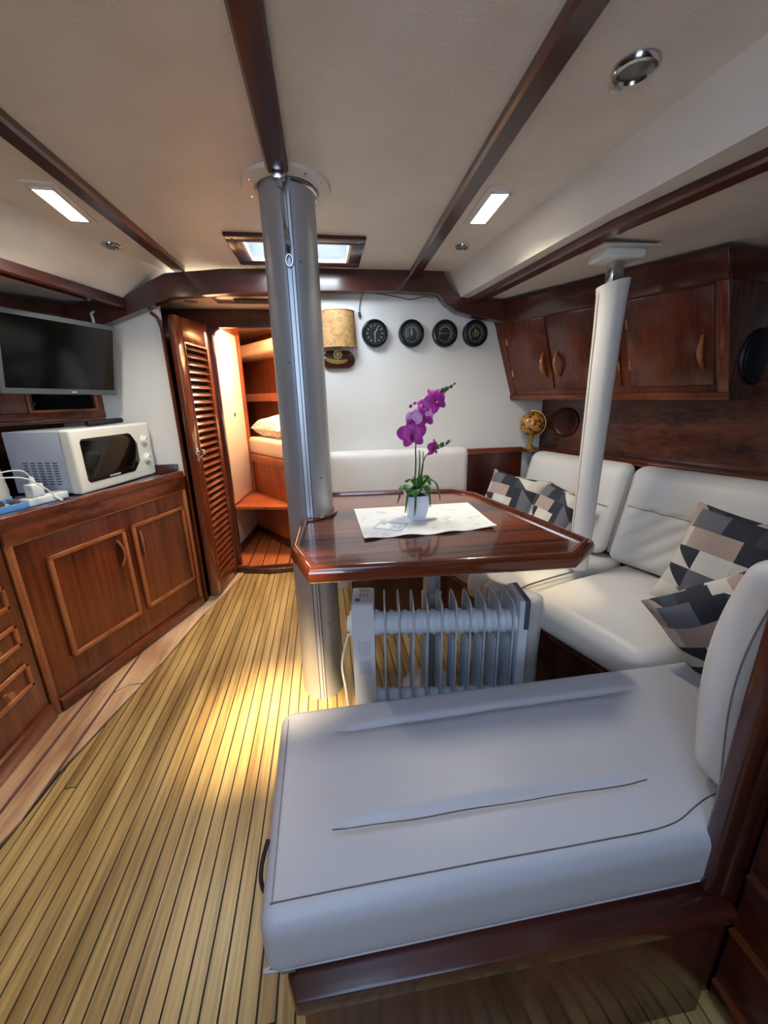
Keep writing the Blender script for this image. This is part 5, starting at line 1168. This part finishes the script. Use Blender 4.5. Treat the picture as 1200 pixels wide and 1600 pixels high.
bm = nb(); hullp = [(0.030, 1.428), (0.038, 1.412), (0.060, 1.398), (0.10, 1.392), (0.140, 1.396), (0.160, 1.410), (0.160, 1.420), (0.110, 1.414), (0.060, 1.416), (0.044, 1.422), (0.036, 1.432)]
prism(bm, FWl, hullp, 0.012, 0.030, 0.005, 2); tube(bm, [(0.105, yw, 1.41), (0.105, yw, 1.45)], 0.004, 6); obj('brass_boat', bm, 'brass', lam)
bm = nb(); tube(bm, [(0.118, 2.37, 1.46), (0.118, 2.36, 1.56)], 0.009, 8); obj('lamp_holder', bm, 'brass', lam)
bm = nb(); tube(bm, catmull([(0.212, 2.392, 1.51), (0.216, 2.394, 1.47), (0.214, 2.394, 1.43), (0.195, 2.394, 1.40)], 5), 0.002, 6); obj('flex', bm, 'wire_white', lam)
bm = nb(); tube(bm, catmull([(0.235, 2.392, 1.650), (0.238, 2.393, 1.69), (0.250, 2.393, 1.735), (0.275, 2.393, 1.760), (0.36, 2.393, 1.752), (0.46, 2.393, 1.738), (0.52, 2.393, 1.728), (0.60, 2.393, 1.742), (0.655, 2.393, 1.737)], 6), 0.0022, 6)
hw = tag(obj('hanging_wire', bm, 'wire_dark'), 'thin dark wire with a plug hanging above the clock dial', 'wire')
bm = nb(); tube(bm, [(0.234, 2.390, 1.660), (0.236, 2.388, 1.636)], 0.007, 8); obj('plug', bm, 'rubber_black', hw)

# ================================================================== CEILING LAMPS AND SPOTS
def rect_lamp(c, ang, label, z=ZC, en=4.5):
    F = Frame((*c, z), (math.cos(ang), math.sin(ang), 0), (-math.sin(ang), math.cos(ang), 0)); L_ = thing('ceiling_light', (*c, z), label, 'lamp', 'rectangular ceiling lamps')
    bm = nb(); fbox(bm, F, -0.048, 0.048, -0.145, 0.145, -0.006, 0.002, 0.003); obj('plate', bm, 'collar_white', L_)
    bm = nb()
    for a0, a1, b0, b1 in ((-0.034, 0.034, -0.122, -0.114), (-0.034, 0.034, 0.114, 0.122), (-0.034, -0.028, -0.122, 0.122), (0.028, 0.034, -0.122, 0.122)): fbox(bm, F, a0, a1, b0, b1, -0.012, -0.005, 0.001, 1)
    obj('bezel', bm, 'plastic_white', L_)
    bm = nb(); fbox(bm, F, -0.028, 0.028, -0.114, 0.114, -0.009, -0.0055); obj('diffuser', bm, 'lamp_glow', L_)
    d = bpy.data.lights.new('ceiling_lamp_light', 'AREA'); d.shape = 'RECTANGLE'; d.size = 0.055; d.size_y = 0.22; d.energy = en; d.color = (1.0, 0.90, 0.72); d.spread = math.radians(135)
    o = bpy.data.objects.new('ceiling_lamp_light', d); COL.objects.link(o); o.location = (c[0], c[1], z - 0.014); o.rotation_euler = (0, 0, ang)
rect_lamp((0.622, 1.565), math.radians(-3), 'lit white rectangular ceiling lamp right of the mast')
rect_lamp((-0.805, 1.68), math.radians(4), 'lit white rectangular ceiling lamp above the television side')
def spot(c, r, label, z=ZC):
    S = thing('ceiling_spot', (*c, z), label, 'spotlight', 'round ceiling spots')
    bm = nb(); lathe(bm, (*c, z), (0, 0, -1), [(r, 0), (r, 0.004), (r * 0.9, 0.011), (r * 0.74, 0.012), (r * 0.68, 0.006)], 36); obj('bezel', bm, 'steel', S)
    bm = nb(); lathe(bm, (*c, z - 0.0055), (0, 0, -1), [(r * 0.69, 0), (r * 0.6, 0.003), (0.002, 0.005)], 28); obj('lens', bm, 'spot_glass', S)
spot((0.672, 0.937), 0.045, 'larger chrome ceiling spot near the top right corner')
spot((0.660, 1.945), 0.032, 'small chrome ceiling spot beyond the lit lamp at right')
spot((-0.832, 2.057), 0.036, 'small chrome ceiling spot beyond the lit lamp at left')
bm = nb(); lathe(bm, (0.677, 0.998, ZC), (0, 0, -1), [(0.012, 0), (0.011, 0.004), (0.006, 0.008)], 14); tag(obj('ceiling_button', bm, 'collar_white'), 'tiny domed button on the ceiling beside the larger spot', 'button')
